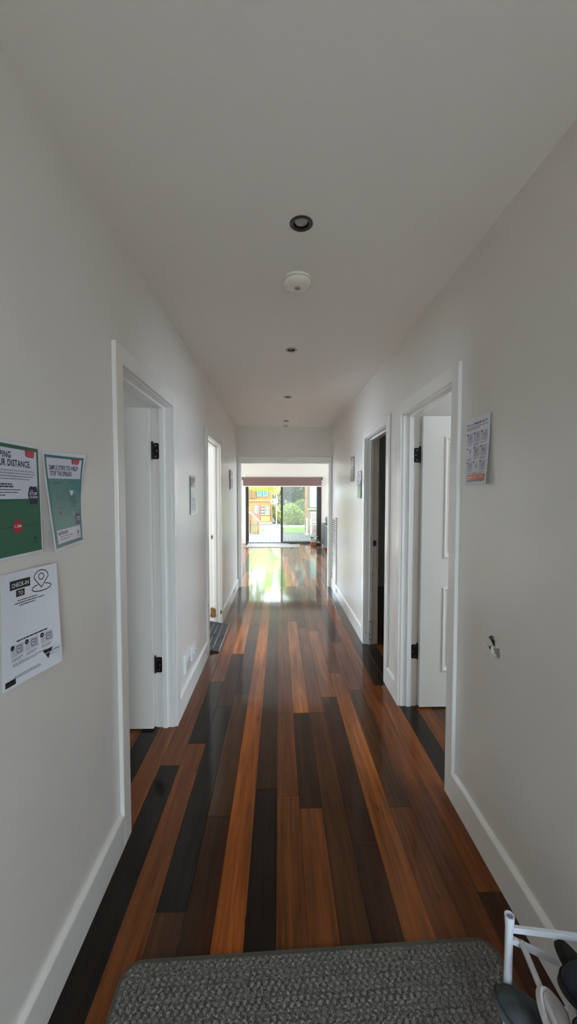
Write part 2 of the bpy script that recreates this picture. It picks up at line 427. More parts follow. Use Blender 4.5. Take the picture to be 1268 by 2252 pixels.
def door(n, side, span, label, zh=ZH):
    s = 1 if side == 'left' else -1               # +1: hallway lies towards +X
    X = XL if side == 'left' else XR
    xr = X - s * WT                               # room face
    y0, y1 = span; cw = 0.074; ct = 0.019
    d = thing(f'door_{n}', (X, (y0 + y1) / 2, 0), label, 'doorway', kind='structure')
    def xb(a, b_): return (min(a, b_), max(a, b_))
    for face, dr in ((X, s), (xr, -s)):
        xa, xz = xb(face, face + dr * ct)
        for ya, yb in ((y0 - cw, y0), (y1, y1 + cw)):
            part('architrave_leg', bx(xa, xz, ya, yb, 0, zh + cw, bev=0.003), TRIM, d)
        part('architrave_head', bx(xa, xz, y0, y1, zh, zh + cw + .004, bev=0.003), TRIM, d)
    xa, xz = xb(X, xr)
    rv = 0.005
    part('jamb', bx(xa, xz, y0 - J, y0 + rv, 0, zh), TRIM, d)
    part('jamb', bx(xa, xz, y1 - rv, y1 + J, 0, zh), TRIM, d)
    part('jamb_head', bx(xa, xz, y0 - J, y1 + J, zh - rv, zh + J), TRIM, d)
    # stop strips, set 38 mm back from the room face
    sa, sb = xb(xr + s * 0.040, xr + s * 0.072)
    part('door_stop', bx(sa, sb, y0 + rv, y0 + rv + .012, 0, zh - rv, bev=.002), TRIM, d)
    part('door_stop', bx(sa, sb, y1 - rv - .012, y1 - rv, 0, zh - rv, bev=.002), TRIM, d)
    part('door_stop', bx(sa, sb, y0 + rv + .012, y1 - rv - .012, zh - rv - .012, zh - rv, bev=.002), TRIM, d)
    return d, s, X, xr


def hinge_on(d, s, xr, y1, z, lf):
    """black butt hinge: plate on the far jamb face, knuckle at the room-side corner"""
    yj = y1 - 0.005
    bm = bmesh.new()
    M = Matrix.Translation((xr + s * 0.0195, yj, z)) @ Matrix.Rotation(PI / 2, 4, 'X')
    prism(bm, rounded_rect(.034, .100, .009), 0.003, M)
    h = part('hinge', bm, BLACKM, d)
    bm = bmesh.new(); tube(bm, (xr - s * .004, yj - .002, z - .052), (xr - s * .004, yj - .002, z + .052), .0065, n=12)
    bmesh.ops.create_uvsphere(bm, u_segments=10, v_segments=6, radius=.007, matrix=Matrix.Translation((xr - s * .004, yj - .002, z + .055)))
    part('knuckle', bm, BLACKM, h)
    bm = bmesh.new()
    for dz in (-.034, 0, .034): tube(bm, (xr + s * (.024 if dz == 0 else .016), yj - .0028, z + dz), (xr + s * (.024 if dz == 0 else .016), yj - .0042, z + dz), .0042, n=10)
    part('hinge_screws', bm, STEEL, h)


# left door 1: flush leaf swung 90 degrees into the room
d1, s, X, xr = door(1, 'left', D1, 'first doorway on the left with a plain door swung into the room')
yl1 = D1[1] - 0.005; yl0 = yl1 - 0.036
lf = part('door_leaf', bx(xr - .012 - .77, xr - .012, yl0, yl1, 0.012, 2.036, bev=.002), LEAFM, d1)
for z in (1.775, 0.412): hinge_on(d1, s, xr, D1[1], z, lf)
# left door 2
d2, s, X, xr = door(2, 'left', D2, 'second doorway on the left with a black ramp on its threshold')
yj = D2[1] - .005
def strike(d, s, xr, yj, z):
    bm = bmesh.new(); prism(bm, rounded_rect(.030, .060, .003), .002, Matrix.Translation((xr + s * .022, yj, z)) @ Matrix.Rotation(PI / 2, 4, 'X'))
    sp = part('strike_plate', bm, STEEL, d)
    part('latch_hole', bx(min(xr + s * .014, xr + s * .028), max(xr + s * .014, xr + s * .028), yj - .0030, yj - .0021, z - .014, z + .014), DARK, sp)
strike(d2, s, xr, yj, 1.02)
def ragged(w, h, n=22, j=.18):
    return [(w / 2 * math.copysign(abs(math.cos(a)) ** .4, math.cos(a)) * random.uniform(1 - j, 1 + j * .3), h / 2 * math.copysign(abs(math.sin(a)) ** .4, math.sin(a)) * random.uniform(1 - j, 1 + j * .3)) for a in [2 * PI * i / n for i in range(n)]]
def patch(d, name, x, y, z, w, h, m, th=.002, yoff=0):
    bm = bmesh.new(); prism(bm, ragged(w, h), th, Matrix.Translation((x, y - yoff, z)) @ Matrix.Rotation(PI / 2, 4, 'X'))
    return part(name, bm, m, d)
patch(d2, 'chipped_wood_patch', xr + .030, yj, .145, .070, .125, RAWWOOD, th=.014)['label'] = 'bare splintered brown wood where paint broke off'
patch(d2, 'filler_lump', xr + .046, yj, .215, .026, .030, mat('filler', (.7, .68, .62), .8), th=.017)
patch(d2, 'filler_lump', xr + .050, yj, .075, .030, .04, mat('filler', (.7, .68, .62), .8), th=.017)
patch(d2, 'chipped_wood_patch', XL + .006, yj, .150, .020, .045, RAWWOOD, th=.006)
# right door 1: panelled leaf
d3, s, X, xr = door(3, 'right', R1, 'nearest doorway on the right with a panelled white door open inwards')
yl1 = R1[1] - .005; yl0 = yl1 - .036
L0 = xr + .012; L1 = L0 + .775
holes = [(L0 + .150, L0 + .345, 0.26, 0.86), (L0 + .430, L0 + .625, 0.26, 0.86), (L0 + .150, L0 + .345, 1.06, 1.90), (L0 + .430, L0 + .625, 1.06, 1.90)]
lf = part('door_leaf', grid_solid('y', yl0, yl1, L0, L1, 0.012, 2.036, holes), LEAFM, d3)
for a, b_, c, e in holes:
    bm = bmesh.new()
    yc = yl0 + .012
    r0 = [bm.verts.new(p) for p in ((a, yl0 + .0005, c), (b_, yl0 + .0005, c), (b_, yl0 + .0005, e), (a, yl0 + .0005, e))]
    def inset(k, yy): return [bm.verts.new(p) for p in ((a + k, yy, c + k), (b_ - k, yy, c + k), (b_ - k, yy, e - k), (a + k, yy, e - k))]
    rings = [r0, inset(.007, yl0 - .006), inset(.016, yl0 - .005), inset(.026, yl0 + .012), inset(.040, yl0 + .012), inset(.055, yl0 + .004)]
    for A_, B_ in zip(rings, rings[1:]):
        for i in range(4): bm.faces.new((A_[i], A_[(i + 1) % 4], B_[(i + 1) % 4], B_[i]))
    bm.faces.new(rings[-1])
    back = [bm.verts.new((v.co.x, yl1 - .004, v.co.z)) for v in r0]
    bm.faces.new(back[::-1])
    for i in range(4): bm.faces.new((r0[i], back[i], back[(i + 1) % 4], r0[(i + 1) % 4]))
    part('door_panel', bm, LEAFM, lf)
for z in (1.775, 0.395): hinge_on(d3, s, xr, R1[1], z, lf)
# right door 2
d4, s, X, xr = door(4, 'right', R2, 'second doorway on the right opening onto a dark room')
yj4 = R2[1] - .005
bm = bmesh.new(); prism(bm, rounded_rect(.034, .058, .002), .002, Matrix.Translation((xr - .020, yj4, 1.02)) @ Matrix.Rotation(PI / 2, 4, 'X'))
sp = part('strike_plate', bm, mat('dull_steel', (.12, .12, .12), .4, metal=.8), d4)
bm = bmesh.new(); prism(bm, rounded_rect(.012, .024, .002), .0008, Matrix.Translation((xr - .019, yj4 - .0021, 1.02)) @ Matrix.Rotation(PI / 2, 4, 'X'))
part('latch_hole', bm, DARK, sp)
# spliced-in stop repair with dark joints
bm = bmesh.new(); yy = yj4 - .0125
for z0, z1 in ((.048, .052), (.098, .102), (.232, .238)): box(bm, xr - .072, xr - .040, yy - .0012, yy, z0, z1)
for x0 in (-.0725, -.0405): box(bm, xr + x0, xr + x0 + .002, yy - .0012, yy, .01, .235)
part('repair_joint', bm, mat('crack', (.05, .05, .05), .9), d4)['label'] = 'dark joints of a spliced repair'
bm = bmesh.new()
for x0, x1, z in ((-.108, -.088, .112), (-.020, -.010, .112), (-.016, -.006, .24), (-.108, -.103, .24)): box(bm, xr + x0, xr + x1, yj4 - .0012, yj4, z, z + .004)
for x0, z, t in ((-.066, .70, .012), (-.042, .70, .018)): box(bm, xr + x0, xr + x0 + .003, yy - .0012, yy, z, z + t)
part('paint_chip', bm, mat('crack', (.05, .05, .05), .9), d4)

# opening at the end of the hallway
d5 = thing('trim_5', ((E0 + E1) / 2, YE, 0), 'cream cased opening at the hallway end', 'cased opening', kind='structure')
CW = .050
for xa, xb_ in ((E0 - CW, E0), (E1, E1 + CW)):
    part('architrave_leg', bx(xa, xb_, YE - .018, YE, 0, EZ, bev=.003), TRIM, d5)
part('architrave_head', bx(E0 - CW, E1 + CW, YE - .018, YE, EZ, EZ + .10, bev=.003), TRIM, d5)
for xa, xb_ in ((E0 - J, E0 + .004), (E1 - .004, E1 + J)): part('jamb', bx(xa, xb_, YE, YE + WT, 0, EZ), TRIM, d5)
part('jamb_head', bx(E0 - J, E1 + J, YE, YE + WT, EZ - .004, EZ + J), TRIM, d5)

# ------------------------------------------------------------------ skirtings
def skirting(name, side, ya, yb, label=None):
    s = 1 if side == 'left' else -1; X = XL if side == 'left' else XR
    prof = [(0, 0), (.018, 0), (.018, .132), (.0165, .137), (.004, .150), (0, .150)]
    bm = bmesh.new()
    A_ = [bm.verts.new((X + s * a, ya, z)) for a, z in prof]; B_ = [bm.verts.new((X + s * a, yb, z)) for a, z in prof]
    for i in range(len(prof)): bm.faces.new((A_[i], A_[(i + 1) % 6], B_[(i + 1) % 6], B_[i]))
    bm.faces.new(A_); bm.faces.new(B_[::-1])
    return bm
cw = .074
for i, (side, segs) in enumerate((('left', [(YF, D1[0] - cw), (D1[1] + cw, D2[0] - cw), (D2[1] + cw, YE)]), ('right', [(YF, R1[0] - cw), (R1[1] + cw, R2[0] - cw), (R2[1] + cw, YE)]))):
    base = thing(f'baseboard_{side}', (XL if side == 'left' else XR, 0, 0), f'white bevelled skirting board along the {side} wall', 'skirting', kind='structure')
    for a, b_ in segs: part('skirting_board', skirting('', side, a, b_), TRIM, base)

# ------------------------------------------------------------------ torn hole in the right wall
th = thing('wall_hole', (XR, 1.49, .876), 'small torn hole in the right wall with a loose screw above', 'hole')
n = 36; cy, cz = 1.490, .876
outer, inner = [], []
bm = bmesh.new()
def sq(a):
    c, s_ = math.cos(a), math.sin(a); k = max(abs(c) / .0525, abs(s_) / .040); return c / k, s_ / k
rr = [random.uniform(.80, 1.10) for _ in range(n)]
for i in range(n):
    a = 2 * PI * i / n; ox, oz = sq(a)
    outer.append(bm.verts.new((XR, 1.4925 + ox, .878 + oz)))
    inner.append(bm.verts.new((XR, cy + .036 * math.cos(a) * rr[i], cz + .024 * math.sin(a) * rr[i] - .010 * math.cos(a) * (1 if math.sin(a) > 0 else -.6))))
deep = [bm.verts.new((XR + .013, v.co.y * .8 + cy * .2, v.co.z * .8 + (cz - .004) * .2)) for v in inner]
for i in range(n):
    j = (i + 1) % n
    bm.faces.new((outer[i], outer[j], inner[j], inner[i])); bm.faces.new((inner[i], inner[j], deep[j], deep[i]))
part('ragged_edge', bm, WALL, th)
bm = bmesh.new()
bm.faces.new([bm.verts.new((XR + .0129, cy + .046 * math.cos(2 * PI * i / n), cz + .034 * math.sin(2 * PI * i / n))) for i in range(n)])
part('plaster_core', bm, GYP, th)
bm = bmesh.new()
bm.faces.new([bm.verts.new((XR + .0120, cy + y, cz + z)) for y, z in ((-.030, .012), (-.016, .008), (.0, .014), (.016, .010), (.022, .020), (.0, .026), (-.020, .024))])
part('dark_cavity', bm, DARK, th)
bm = bmesh.new(); sy_ = cy + .010
tube(bm, (XR + .006, sy_ - .002, .896), (XR - .010, sy_, .930), .0040, n=12); tube(bm, (XR - .010, sy_, .930), (XR - .013, sy_, .936), .0080, .0065, n=14)
for i in range(6):
    t = i / 6; tube(bm, (XR + .004 - .013 * t, sy_ - .001, .900 + .027 * t), (XR + .003 - .013 * t, sy_ - .001, .902 + .027 * t), .0054, n=12)
part('screw', bm, BLACKM, th)
for (py, pz, w, h, rot) in ((cy + .036, .893, .012, .012, .5), (cy - .012, .905, .008, .022, -.3), (cy - .024, .854, .022, .006, .6)):
    bm = bmesh.new(); M = Matrix.Translation((XR - .0010, py, pz)) @ Matrix.Rotation(-PI / 2, 4, 'Y') @ Matrix.Rotation(rot, 4, 'Z') @ Matrix.Rotation(.25, 4, 'X')
    prism(bm, ragged(h, w, 12), .0014, M); part('torn_paper_flap', bm, mat('torn_paper', (.62, .59, .55), .9), th)

# ------------------------------------------------------------------ ceiling fittings
for i, (dx, dy) in enumerate(DL):
    names = ['recessed ceiling downlight nearest the viewer, dark ring around a lamp', 'recessed ceiling downlight just beyond the large smoke alarm', 'third recessed ceiling downlight along the hallway', 'farthest recessed ceiling downlight, beside the small white sensor']
    t = thing('downlight', (dx, dy, ZC), names[i], 'light', 'downlights along the hallway ceiling')
    c = (dx, dy, ZC)
    bm = bmesh.new(); lathe(bm, [(.0465, 0), (.0465, -.002), (.043, -.0045), (.034, -.0045), (.031, -.002), (.031, .002)], 40, c); part('trim_ring', bm, BRONZE if i == 0 else mat('trim_nickel', (.42, .40, .37), .35, metal=.6), t, True)
    bm = bmesh.new(); lathe(bm, [(.0358, .0), (.0358, .055), (0, .055)], 32, c); part('housing', bm, DARK, t, True)
    bm = bmesh.new(); lathe(bm, [(0, .001), (.016, .002), (.0255, .005), (.0255, .016), (.02, .045), (0, .045)], 32, c); part('lamp', bm, LAMPGL if i == 0 else mat('lamp_dark', (.06, .06, .06), .2), t, True)
# smoke alarm
t = thing('smoke_alarm', (.092, 1.985, ZC), 'round cream smoke alarm on the ceiling past the first downlight', 'smoke alarm')
c = (.092, 1.985, ZC)
bm = bmesh.new(); lathe(bm, [(0, 0), (.0705, 0), (.0705, -.012), (.067, -.0145)], 48, c); part('base', bm, DETECT, t, True)
bm = bmesh.new(); lathe(bm, [(.066, -.0135), (.0695, -.0155), (.0695, -.024), (.064, -.034), (.050, -.041), (.020, -.0455), (0, -.046)], 48, c); part('cover', bm, DETECT, t, True)
bm = bmesh.new(); lathe(bm, [(.016, -.0440), (.016, -.0478), (.0125, -.0482), (.0125, -.046), (0, -.046)], 32, (.092, 1.985, ZC)); bt = part('test_button', bm, mat('button_grey', (.55, .5, .44), .4), t, True)
bm = bmesh.new()
for px in (-.004, .004): box(bm, .092 + px - .001, .092 + px + .001, 1.979, 1.991, ZC - .0478, ZC - .0458)
box(bm, .088, .096, 1.984, 1.986, ZC - .0478, ZC - .0458)
part('button_mark', bm, mat('button_dark', (.2, .18, .16), .5), bt)
bm = bmesh.new()
for k in range(40):
    a = 2 * PI * k / 40; M = Matrix.Translation(c) @ Matrix.Rotation(a, 4, 'Z'); box(bm, .0662, .0700, -.003, .003, -.0148, -.0128, M)
part('vent_slots', bm, mat('slot_shadow', (.2, .19, .15), .8), t)
# small sensor at far end
t = thing('ceiling_sensor', (.100, 5.95, ZC), 'small white ceiling sensor at the far end of the hallway', 'sensor'); c = (.100, 5.95, ZC)
bm = bmesh.new(); lathe(bm, [(0, 0), (.055, 0), (.055, -.014), (.050, -.018), (0, -.018)], 32, c); part('base', bm, PLAST, t, True)
bm = bmesh.new(); lathe(bm, [(.036, -.018), (.034, -.034), (.027, -.044), (.012, -.049), (0, -.05)], 32, c); part('dome', bm, mat('dome_grey', (.6, .6, .6), .3), t, True)

# ------------------------------------------------------------------ papers on the walls
def pmat(name, c, rough=.25): return mat('print_' + name, c, rough)
PAPER = mat('paper_white', (.78, .79, .84), .7)
LAMIN = mat('laminate_white', (.74, .76, .80), .16)
GREEN = pmat('green', (.02, .13, .065)); TEAL = pmat('teal', (.02, .16, .16)); TEALL = pmat('teal_light', (.06, .24, .22)); NAVY = pmat('navy', (.012, .018, .06)); INK = pmat('ink', (.012, .012, .014), .6)
RED = pmat('red', (.45, .02, .05)); GREYL = pmat('grey_line', (.16, .16, .20), .6); PALE = pmat('panel_white', (.66, .67, .76)); WHITEP = pmat('white', (.85, .85, .87)); ORANGE = pmat('orange', (.62, .13, .03)); GREYP = pmat('grey', (.38, .38, .42), .6)
PALEG = pmat('pale_grey', (.58, .58, .66), .6)

class Paper:
    def __init__(s, name, side, y, z, w, h, off, label, group=None, rot=0, mat_=PAPER, nu=16, nv=20):
        """y,z: top-left corner as seen when facing the wall; off(u,v) lift from the wall, u right, v up (0..1)"""
        s.side = side; s.y = y; s.z = z; s.w = w; s.h = h; s.off = off; s.rot = rot
        s.S = 1 if side == 'left' else -1; s.X = XL if side == 'left' else XR
        s.t = thing(name, (s.X, y + s.S * w / 2, z - h / 2), label, 'notice' if 'photo' not in name else 'picture', group)
        bm = bmesh.new(); g = {}
        for k in (0, 1):
            for i in range(nu + 1):
                for j in range(nv + 1): g[k, i, j] = bm.verts.new(s.P(i / nu, j / nv, .0004 * k + .0004))
        for i in range(nu):
            for j in range(nv):
                bm.faces.new((g[1, i, j], g[1, i + 1, j], g[1, i + 1, j + 1], g[1, i, j + 1])); bm.faces.new((g[0, i, j], g[0, i, j + 1], g[0, i + 1, j + 1], g[0, i + 1, j]))
        for i in range(nu):
            for j in (0, nv): bm.faces.new((g[0, i, j], g[0, i + 1, j], g[1, i + 1, j], g[1, i, j]))
        for j in range(nv):
            for i in (0, nu): bm.faces.new((g[0, i, j], g[0, i, j + 1], g[1, i, j + 1], g[1, i, j]))
        part('sheet', bm, mat_, s.t, True)
    def P(s, u, v, e=0):
        a = (u - .5) * s.w; b_ = (v - 1) * s.h
        c, n_ = math.cos(s.rot), math.sin(s.rot)
        yy = (a * c - b_ * n_) + .5 * s.w; zz = a * n_ + b_ * c
        return Vector((s.X + s.S * (s.off(u, v) + .0006 + e), s.y + s.S * yy, s.z + zz))
    def grid(s, bm, u0, u1, v0, v1, lay, n=10):
        g = [[bm.verts.new(s.P(u0 + (u1 - u0) * i / n, v0 + (v1 - v0) * j / n, .0008 + lay * .00035)) for j in range(n + 1)] for i in range(n + 1)]
        for i in range(n):
            for j in range(n): bm.faces.new((g[i][j], g[i + 1][j], g[i + 1][j + 1], g[i][j + 1]))
    def rect(s, name, u0, u1, v0, v1, m, lay=1, n=10):
        bm = bmesh.new(); s.grid(bm, u0, u1, v0, v1, lay, n); return part(name, bm, m, s.t, True)
    def poly(s, name, pts, m, lay=2, parent=None):
        bm = bmesh.new(); vs_ = [bm.verts.new(s.P(u, v, .0008 + lay * .00035)) for u, v in pts]; bm.faces.new(vs_)
        bmesh.ops.triangulate(bm, faces=bm.faces[:]); return part(name, bm, m, parent or s.t)
    def lines(s, name, segs, m, lay=2):
        """thin ink strokes: (u0,v0,u1,v1,thickness in v)"""
        bm = bmesh.new()
        asp = s.w / s.h
        for u0, v0, u1, v1, t in segs:
            nseg = max(2, int(abs(u1 - u0) * 14) + 1)
            du, dv = (u1 - u0) * asp, v1 - v0; L = math.hypot(du, dv) or 1; nx, ny = -dv / L * t / 2 / asp, du / L * t / 2
            pr = None
            for i in range(nseg + 1):
                f = i / nseg; u, v = u0 + (u1 - u0) * f, v0 + (v1 - v0) * f
                q = (bm.verts.new(s.P(u + nx, v + ny, .0008 + lay * .00035)), bm.verts.new(s.P(u - nx, v - ny, .0008 + lay * .00035)))
                if pr: bm.faces.new((pr[0], q[0], q[1], pr[1]))
                pr = q
        o = part(name, bm, m, s.t); o['kind'] = 'stuff'; return o
    def words(s, name, segs, m, lay=2, wl=.03):
        """rows of tiny illegible print, broken into word-length dashes: (u0,u1,v,thickness)"""
        out = []
        for u0, u1, v, t in segs:
            u = u0
            while u < u1 - .005:
                w = min(random.uniform(.4, 1.4) * wl, u1 - u); out.append((u, v, u + w, v, t)); u += w + .007
        o = s.lines(name, out, m, lay); o['kind'] = 'stuff'; return o
    def text(s, name, txt, u, v, hv, m, lay=3, wmax=None, bold=.0, align='LEFT', shear=0):
        """txt with cap height hv (fraction of h), left-bottom at u,v; squeezed to width wmax (fraction of w)"""
        cu = bpy.data.curves.new('t', 'FONT'); cu.body = txt; cu.size = 1; cu.offset = bold; cu.resolution_u = 3; cu.space_line = .8; cu.shear = shear; cu.space_character = 1 + bold * 3.5
        to = bpy.data.objects.new('t', cu); col.objects.link(to); bpy.context.view_layer.update()
        me = bpy.data.meshes.new_from_object(to.evaluated_get(bpy.context.evaluated_depsgraph_get()))
        bpy.data.objects.remove(to); bpy.data.curves.remove(cu)
        xs = [q.co.x for q in me.vertices]; x0, x1 = min(xs), max(xs)
        sy = hv / .70
        sx = wmax / (x1 - x0) if wmax else sy * s.h / s.w
        for q in me.vertices:
            q.co = s.P(u + (q.co.x - x0) * sx, v + q.co.y * sy, .0008 + lay * .00035)
        me.name = name; me.materials.append(m)
        o = bpy.data.objects.new(name, me); col.objects.link(o); o.parent = s.t; o.location = -s.t.location
        return o
    def disc(s, name, u, v, r, m, lay=3, n=24, rv=None):
        asp = s.w / s.h; rv = rv or r * asp
        return s.poly(name, [(u + r * math.cos(2 * PI * i / n), v + rv * math.sin(2 * PI * i / n)) for i in range(n)], m, lay)

def blob(s, u, v, r, name='stop_badge', m=NAVY, lay=3):
    asp = s.w / s.h; pts = []
    for i in range(40):
        a = 2 * PI * i / 40; k = r * (1 + .05 * math.cos(6 * a)) * (abs(math.cos(a)) ** 3.2 + abs(math.sin(a)) ** 3.2) ** (-1 / 3.2) * .86; pts.append((u + k * math.cos(a), v + k * asp * 1.18 * math.sin(a)))
    return s.poly(name, pts, m, lay)

def crest(s, u, v, k, m):
    s.poly('crest_mark', [(u + k * .5 * math.cos(a) * (1 + .25 * math.cos(5 * a)), v + k * .4 * math.sin(a) * (1 + .2 * math.cos(5 * a))) for a in [2 * PI * i / 30 for i in range(30)]], m, 3)
    s.lines('crest_line', [(u - k, v - k * .75, u + k, v - k * .75, .006)], m, 3)

# 1 keeping your distance
def distance_notice(side, y, z, off, label, full=True, rot=0, group=None):
    p = Paper('distance_notice', side, y, z, .210, .297, off, label, group, rot, LAMIN)
    p.rect('green_field', .030, .970, .022, .968, GREEN, 1, 14)
    p.rect('white_panel', .075, .930, .505, .935, PALE, 2, 12)
    p.poly('red_tag', [(.70, .945), (.885, .945), (.875, .885), (.86, .875), (.72, .878), (.705, .89)], RED, 3)
    p.words('tag_text', [(.73, .86, .925, .006), (.73, .85, .907, .006), (.73, .86, .892, .006)], pmat('tag_text', (.6, .25, .25)), 4)
    p.text('heading_text', 'KEEPING', .11, .853, .052, NAVY, 3, .33, .030)
    p.text('heading_text', 'YOUR DISTANCE.', .11, .785, .054, NAVY, 3, .69, .030)
    p.words('body_text', [(.11, .87, .748, .008), (.11, .88, .724, .008), (.11, .85, .700, .008), (.11, .77, .676, .008)], GREYL, 3)
    p.words('bold_text', [(.11, .45, .630, .013), (.11, .47, .610, .013)], NAVY, 3, .05)
    p.words('body_text', [(.11, .60, .583, .008), (.11, .55, .560, .008), (.11, .33, .537, .010)], NAVY, 3)
    blob(p, .835, .535, .115)
    p.text('badge_text', 'HELP', .775, .572, .012, WHITEP, 4, .06)
    p.text('badge_text', 'STOP', .76, .538, .026, WHITEP, 4, .15, .02)
    p.text('badge_text', 'THE SPREAD', .75, .510, .018, WHITEP, 4, .17, .01)
    p.lines('red_ticks', [(.90, .612, .925, .622, .005), (.91, .600, .94, .602, .005)], RED, 4)
    p.lines('distance_line', [(.03, .262, .90, .272, .005)], pmat('dark_green', (.008, .05, .03)), 2)
    p.disc('distance_spot', .52, .268, .085, RED, 3)
    p.text('distance_text', '1.5M', .462, .258, .022, WHITEP, 4, .115, .02)
    crest(p, .84, .145, .05, pmat('dark_green', (.008, .05, .03)))
    return p
distance_notice('left', .898, 1.637, lambda u, v: .002 + .004 * u * (1 - v), 'green KEEPING YOUR DISTANCE notice cut by the left edge of the photo')
distance_notice('right', 4.605, 1.952, lambda u, v: .003 + .004 * (1 - v), 'faded white and green notice on the right wall, higher and farther of the two', rot=-.04)
distance_notice('right', 4.205, 1.762, lambda u, v: .003 + .010 * (1 - v) * u, 'white and green notice beside the dark doorway, lower and nearer of the two', rot=0)
# 2 simple steps
def off2(u, v): return .003 + .016 * (u * v) ** 3 + .024 * ((1 - u) * (1 - v)) ** 2 + .003 * math.sin(3 * u + 4 * v)
p = Paper('hygiene_notice', 'left', 1.124, 1.632, .209, .296, off2, 'teal SIMPLE STEPS TO HELP STOP THE SPREAD notice with a curled corner', None, .03, LAMIN)
p.rect('teal_border', .035, .965, .028, .962, TEAL, 1, 14)
p.rect('teal_field', .075, .925, .21, .72, TEALL, 2, 12)
p.rect('white_panel', .075, .925, .725, .935, PALE, 2, 12)
p.rect('white_strip', .11, .90, .065, .205, PALE, 2, 10)
p.poly('red_tag', [(.685, .945), (.875, .945), (.86, .895), (.83, .882), (.70, .885)], RED, 3)
p.words('tag_text', [(.72, .85, .925, .006), (.72, .84, .907, .006), (.72, .83, .895, .006)], pmat('tag_text', (.6, .25, .25)), 4)
p.text('heading_text', 'SIMPLE STEPS TO HELP', .125, .815, .046, NAVY, 3, .72, .030)
p.text('heading_text', 'STOP THE SPREAD.', .14, .755, .046, NAVY, 3, .57, .030)
DT = pmat('dark_teal', (.012, .10, .10))
p.words('caption_text', [(.22, .44, .690, .012), (.22, .44, .675, .010), (.62, .78, .690, .012), (.25, .42, .425, .014), (.58, .82, .430, .012)], DT, 3)
for k, (a, b_, c, e) in enumerate(((.20, .50, .34, .56), (.34, .44, .44, .62), (.26, .50, .30, .66), (.52, .46, .58, .66), (.44, .42, .50, .66))): p.lines('tap_sketch', [(a, b_, c, e, .012)], TEAL, 3)
p.poly('dark_drape', [(.62, .56), (.60, .50), (.68, .455), (.86, .455), (.84, .50), (.76, .56)], TEAL, 3)
p.poly('tissue_shape', [(.635, .598), (.655, .604), (.69, .596), (.72, .604), (.735, .594), (.715, .555), (.69, .545), (.66, .548)], WHITEP, 4)
p.disc('red_spot', .30, .370, .032, pmat('dull_red', (.3, .12, .12)), 3)
p.lines('small_sketch', [(.45, .30, .48, .33, .02), (.70, .34, .74, .36, .02), (.73, .32, .76, .35, .012)], pmat('pale_teal', (.2, .4, .38)), 3)['kind'] = 'stuff'
blob(p, .845, .285, .095)
p.text('badge_text', 'STOP', .79, .285, .022, WHITEP, 4, .115, .02); p.text('badge_text', 'SPREAD', .79, .262, .014, WHITEP, 4, .12, .01)
p.words('foot_text', [(.16, .46, .175, .010), (.16, .48, .158, .010), (.20, .62, .130, .007), (.22, .52, .107, .007)], NAVY, 3)
crest(p, .82, .135, .055, GREYL)
# 3 check-in sheet (its square code is left blank)
def off3(u, v): return .002 + .026 * (max(0, u - .25) / .75) ** 1.6 * (1.15 - .55 * v) + .008 * (1 - v) ** 2 * math.sin(PI * u)
p = Paper('checkin_notice', 'left', .945, 1.302, .206, .290, off3, 'white check-in sheet with a map pin, curling off the left wall', None, -.03, PAPER)
p.rect('black_banner', .14, .50, .845, .925, INK, 2); p.text('banner_text', 'CHECK-IN', .17, .866, .036, WHITEP, 4, .30, .012)
p.rect('black_banner', .25, .40, .775, .835, INK, 2); p.text('banner_text', 'TO', .283, .788, .034, WHITEP, 4, .085, .012)
def arc(cx, cy, ru, rv, a0, a1, n, t): return [(cx + ru * math.cos(a0 + (a1 - a0) * i / n), cy + rv * math.sin(a0 + (a1 - a0) * i / n), cx + ru * math.cos(a0 + (a1 - a0) * (i + 1) / n), cy + rv * math.sin(a0 + (a1 - a0) * (i + 1) / n), t) for i in range(n)]
pin = arc(.70, .905, .125, .062, -.25, PI + .25, 20, .009) + arc(.70, .905, .048, .030, 0, 2 * PI, 16, .009) + [(.579, .893, .70, .800, .009), (.821, .893, .70, .800, .009)] + arc(.70, .800, .17, .034, PI * .62, PI * 2.38, 20, .009)
p.lines('map_pin_symbol', pin, INK, 2)
p.words('venue_text', [(.28, .62, .738, .009), (.22, .74, .716, .009), (.30, .58, .694, .009)], INK, 2)
p.words('code_text', [(.24, .76, .385, .013)], INK, 2, .08)
for k, (u, v, num) in enumerate(((.20, .325, None), (.44, .325, '2'), (.70, .325, '3'))):
    p.rect('step_box', u - .06, u + .16, v - .065, v + .035, PALEG, 1, 5)
    p.disc('step_dot', u - .035, v + .018, .032, INK, 2)
    if num: p.text('step_number', num, u - .045, v + .010, .014, WHITEP, 3, .018)
    p.lines('phone_sketch', [(u + .04, v - .04, u + .04, v + .015, .006), (u + .12, v - .04, u + .12, v + .015, .006), (u + .04, v + .015, u + .12, v + .015, .006), (u + .04, v - .04, u + .12, v - .04, .006), (u + .06, v - .01, u + .10, v - .01, .008)], INK, 2)
    p.words('step_text', [(u - .05, u + .13, v - .082, .005), (u - .05, u + .10, v - .098, .005)], INK, 2)
p.words('small_text', [(.16, .72, .195, .005), (.16, .55, .180, .005), (.18, .60, .085, .005), (.18, .62, .070, .005)], INK, 2)
p.poly('triangle_logo', [(.66, .190), (.84, .190), (.80, .155), (.69, .155)], INK, 2); p.poly('triangle_logo', [(.70, .148), (.79, .148), (.75, .095)], INK, 2)
p.text('logo_text', 'VICTORIA', .79, .150, .016, INK, 3, .17, .01); p.words('logo_small_text', [(.79, .86, .134, .004), (.79, .94, .122, .004)], GREYP, 3)
p.poly('black_tag', [(.04, .025), (.20, .025), (.20, .075), (.04, .075)], INK, 2)
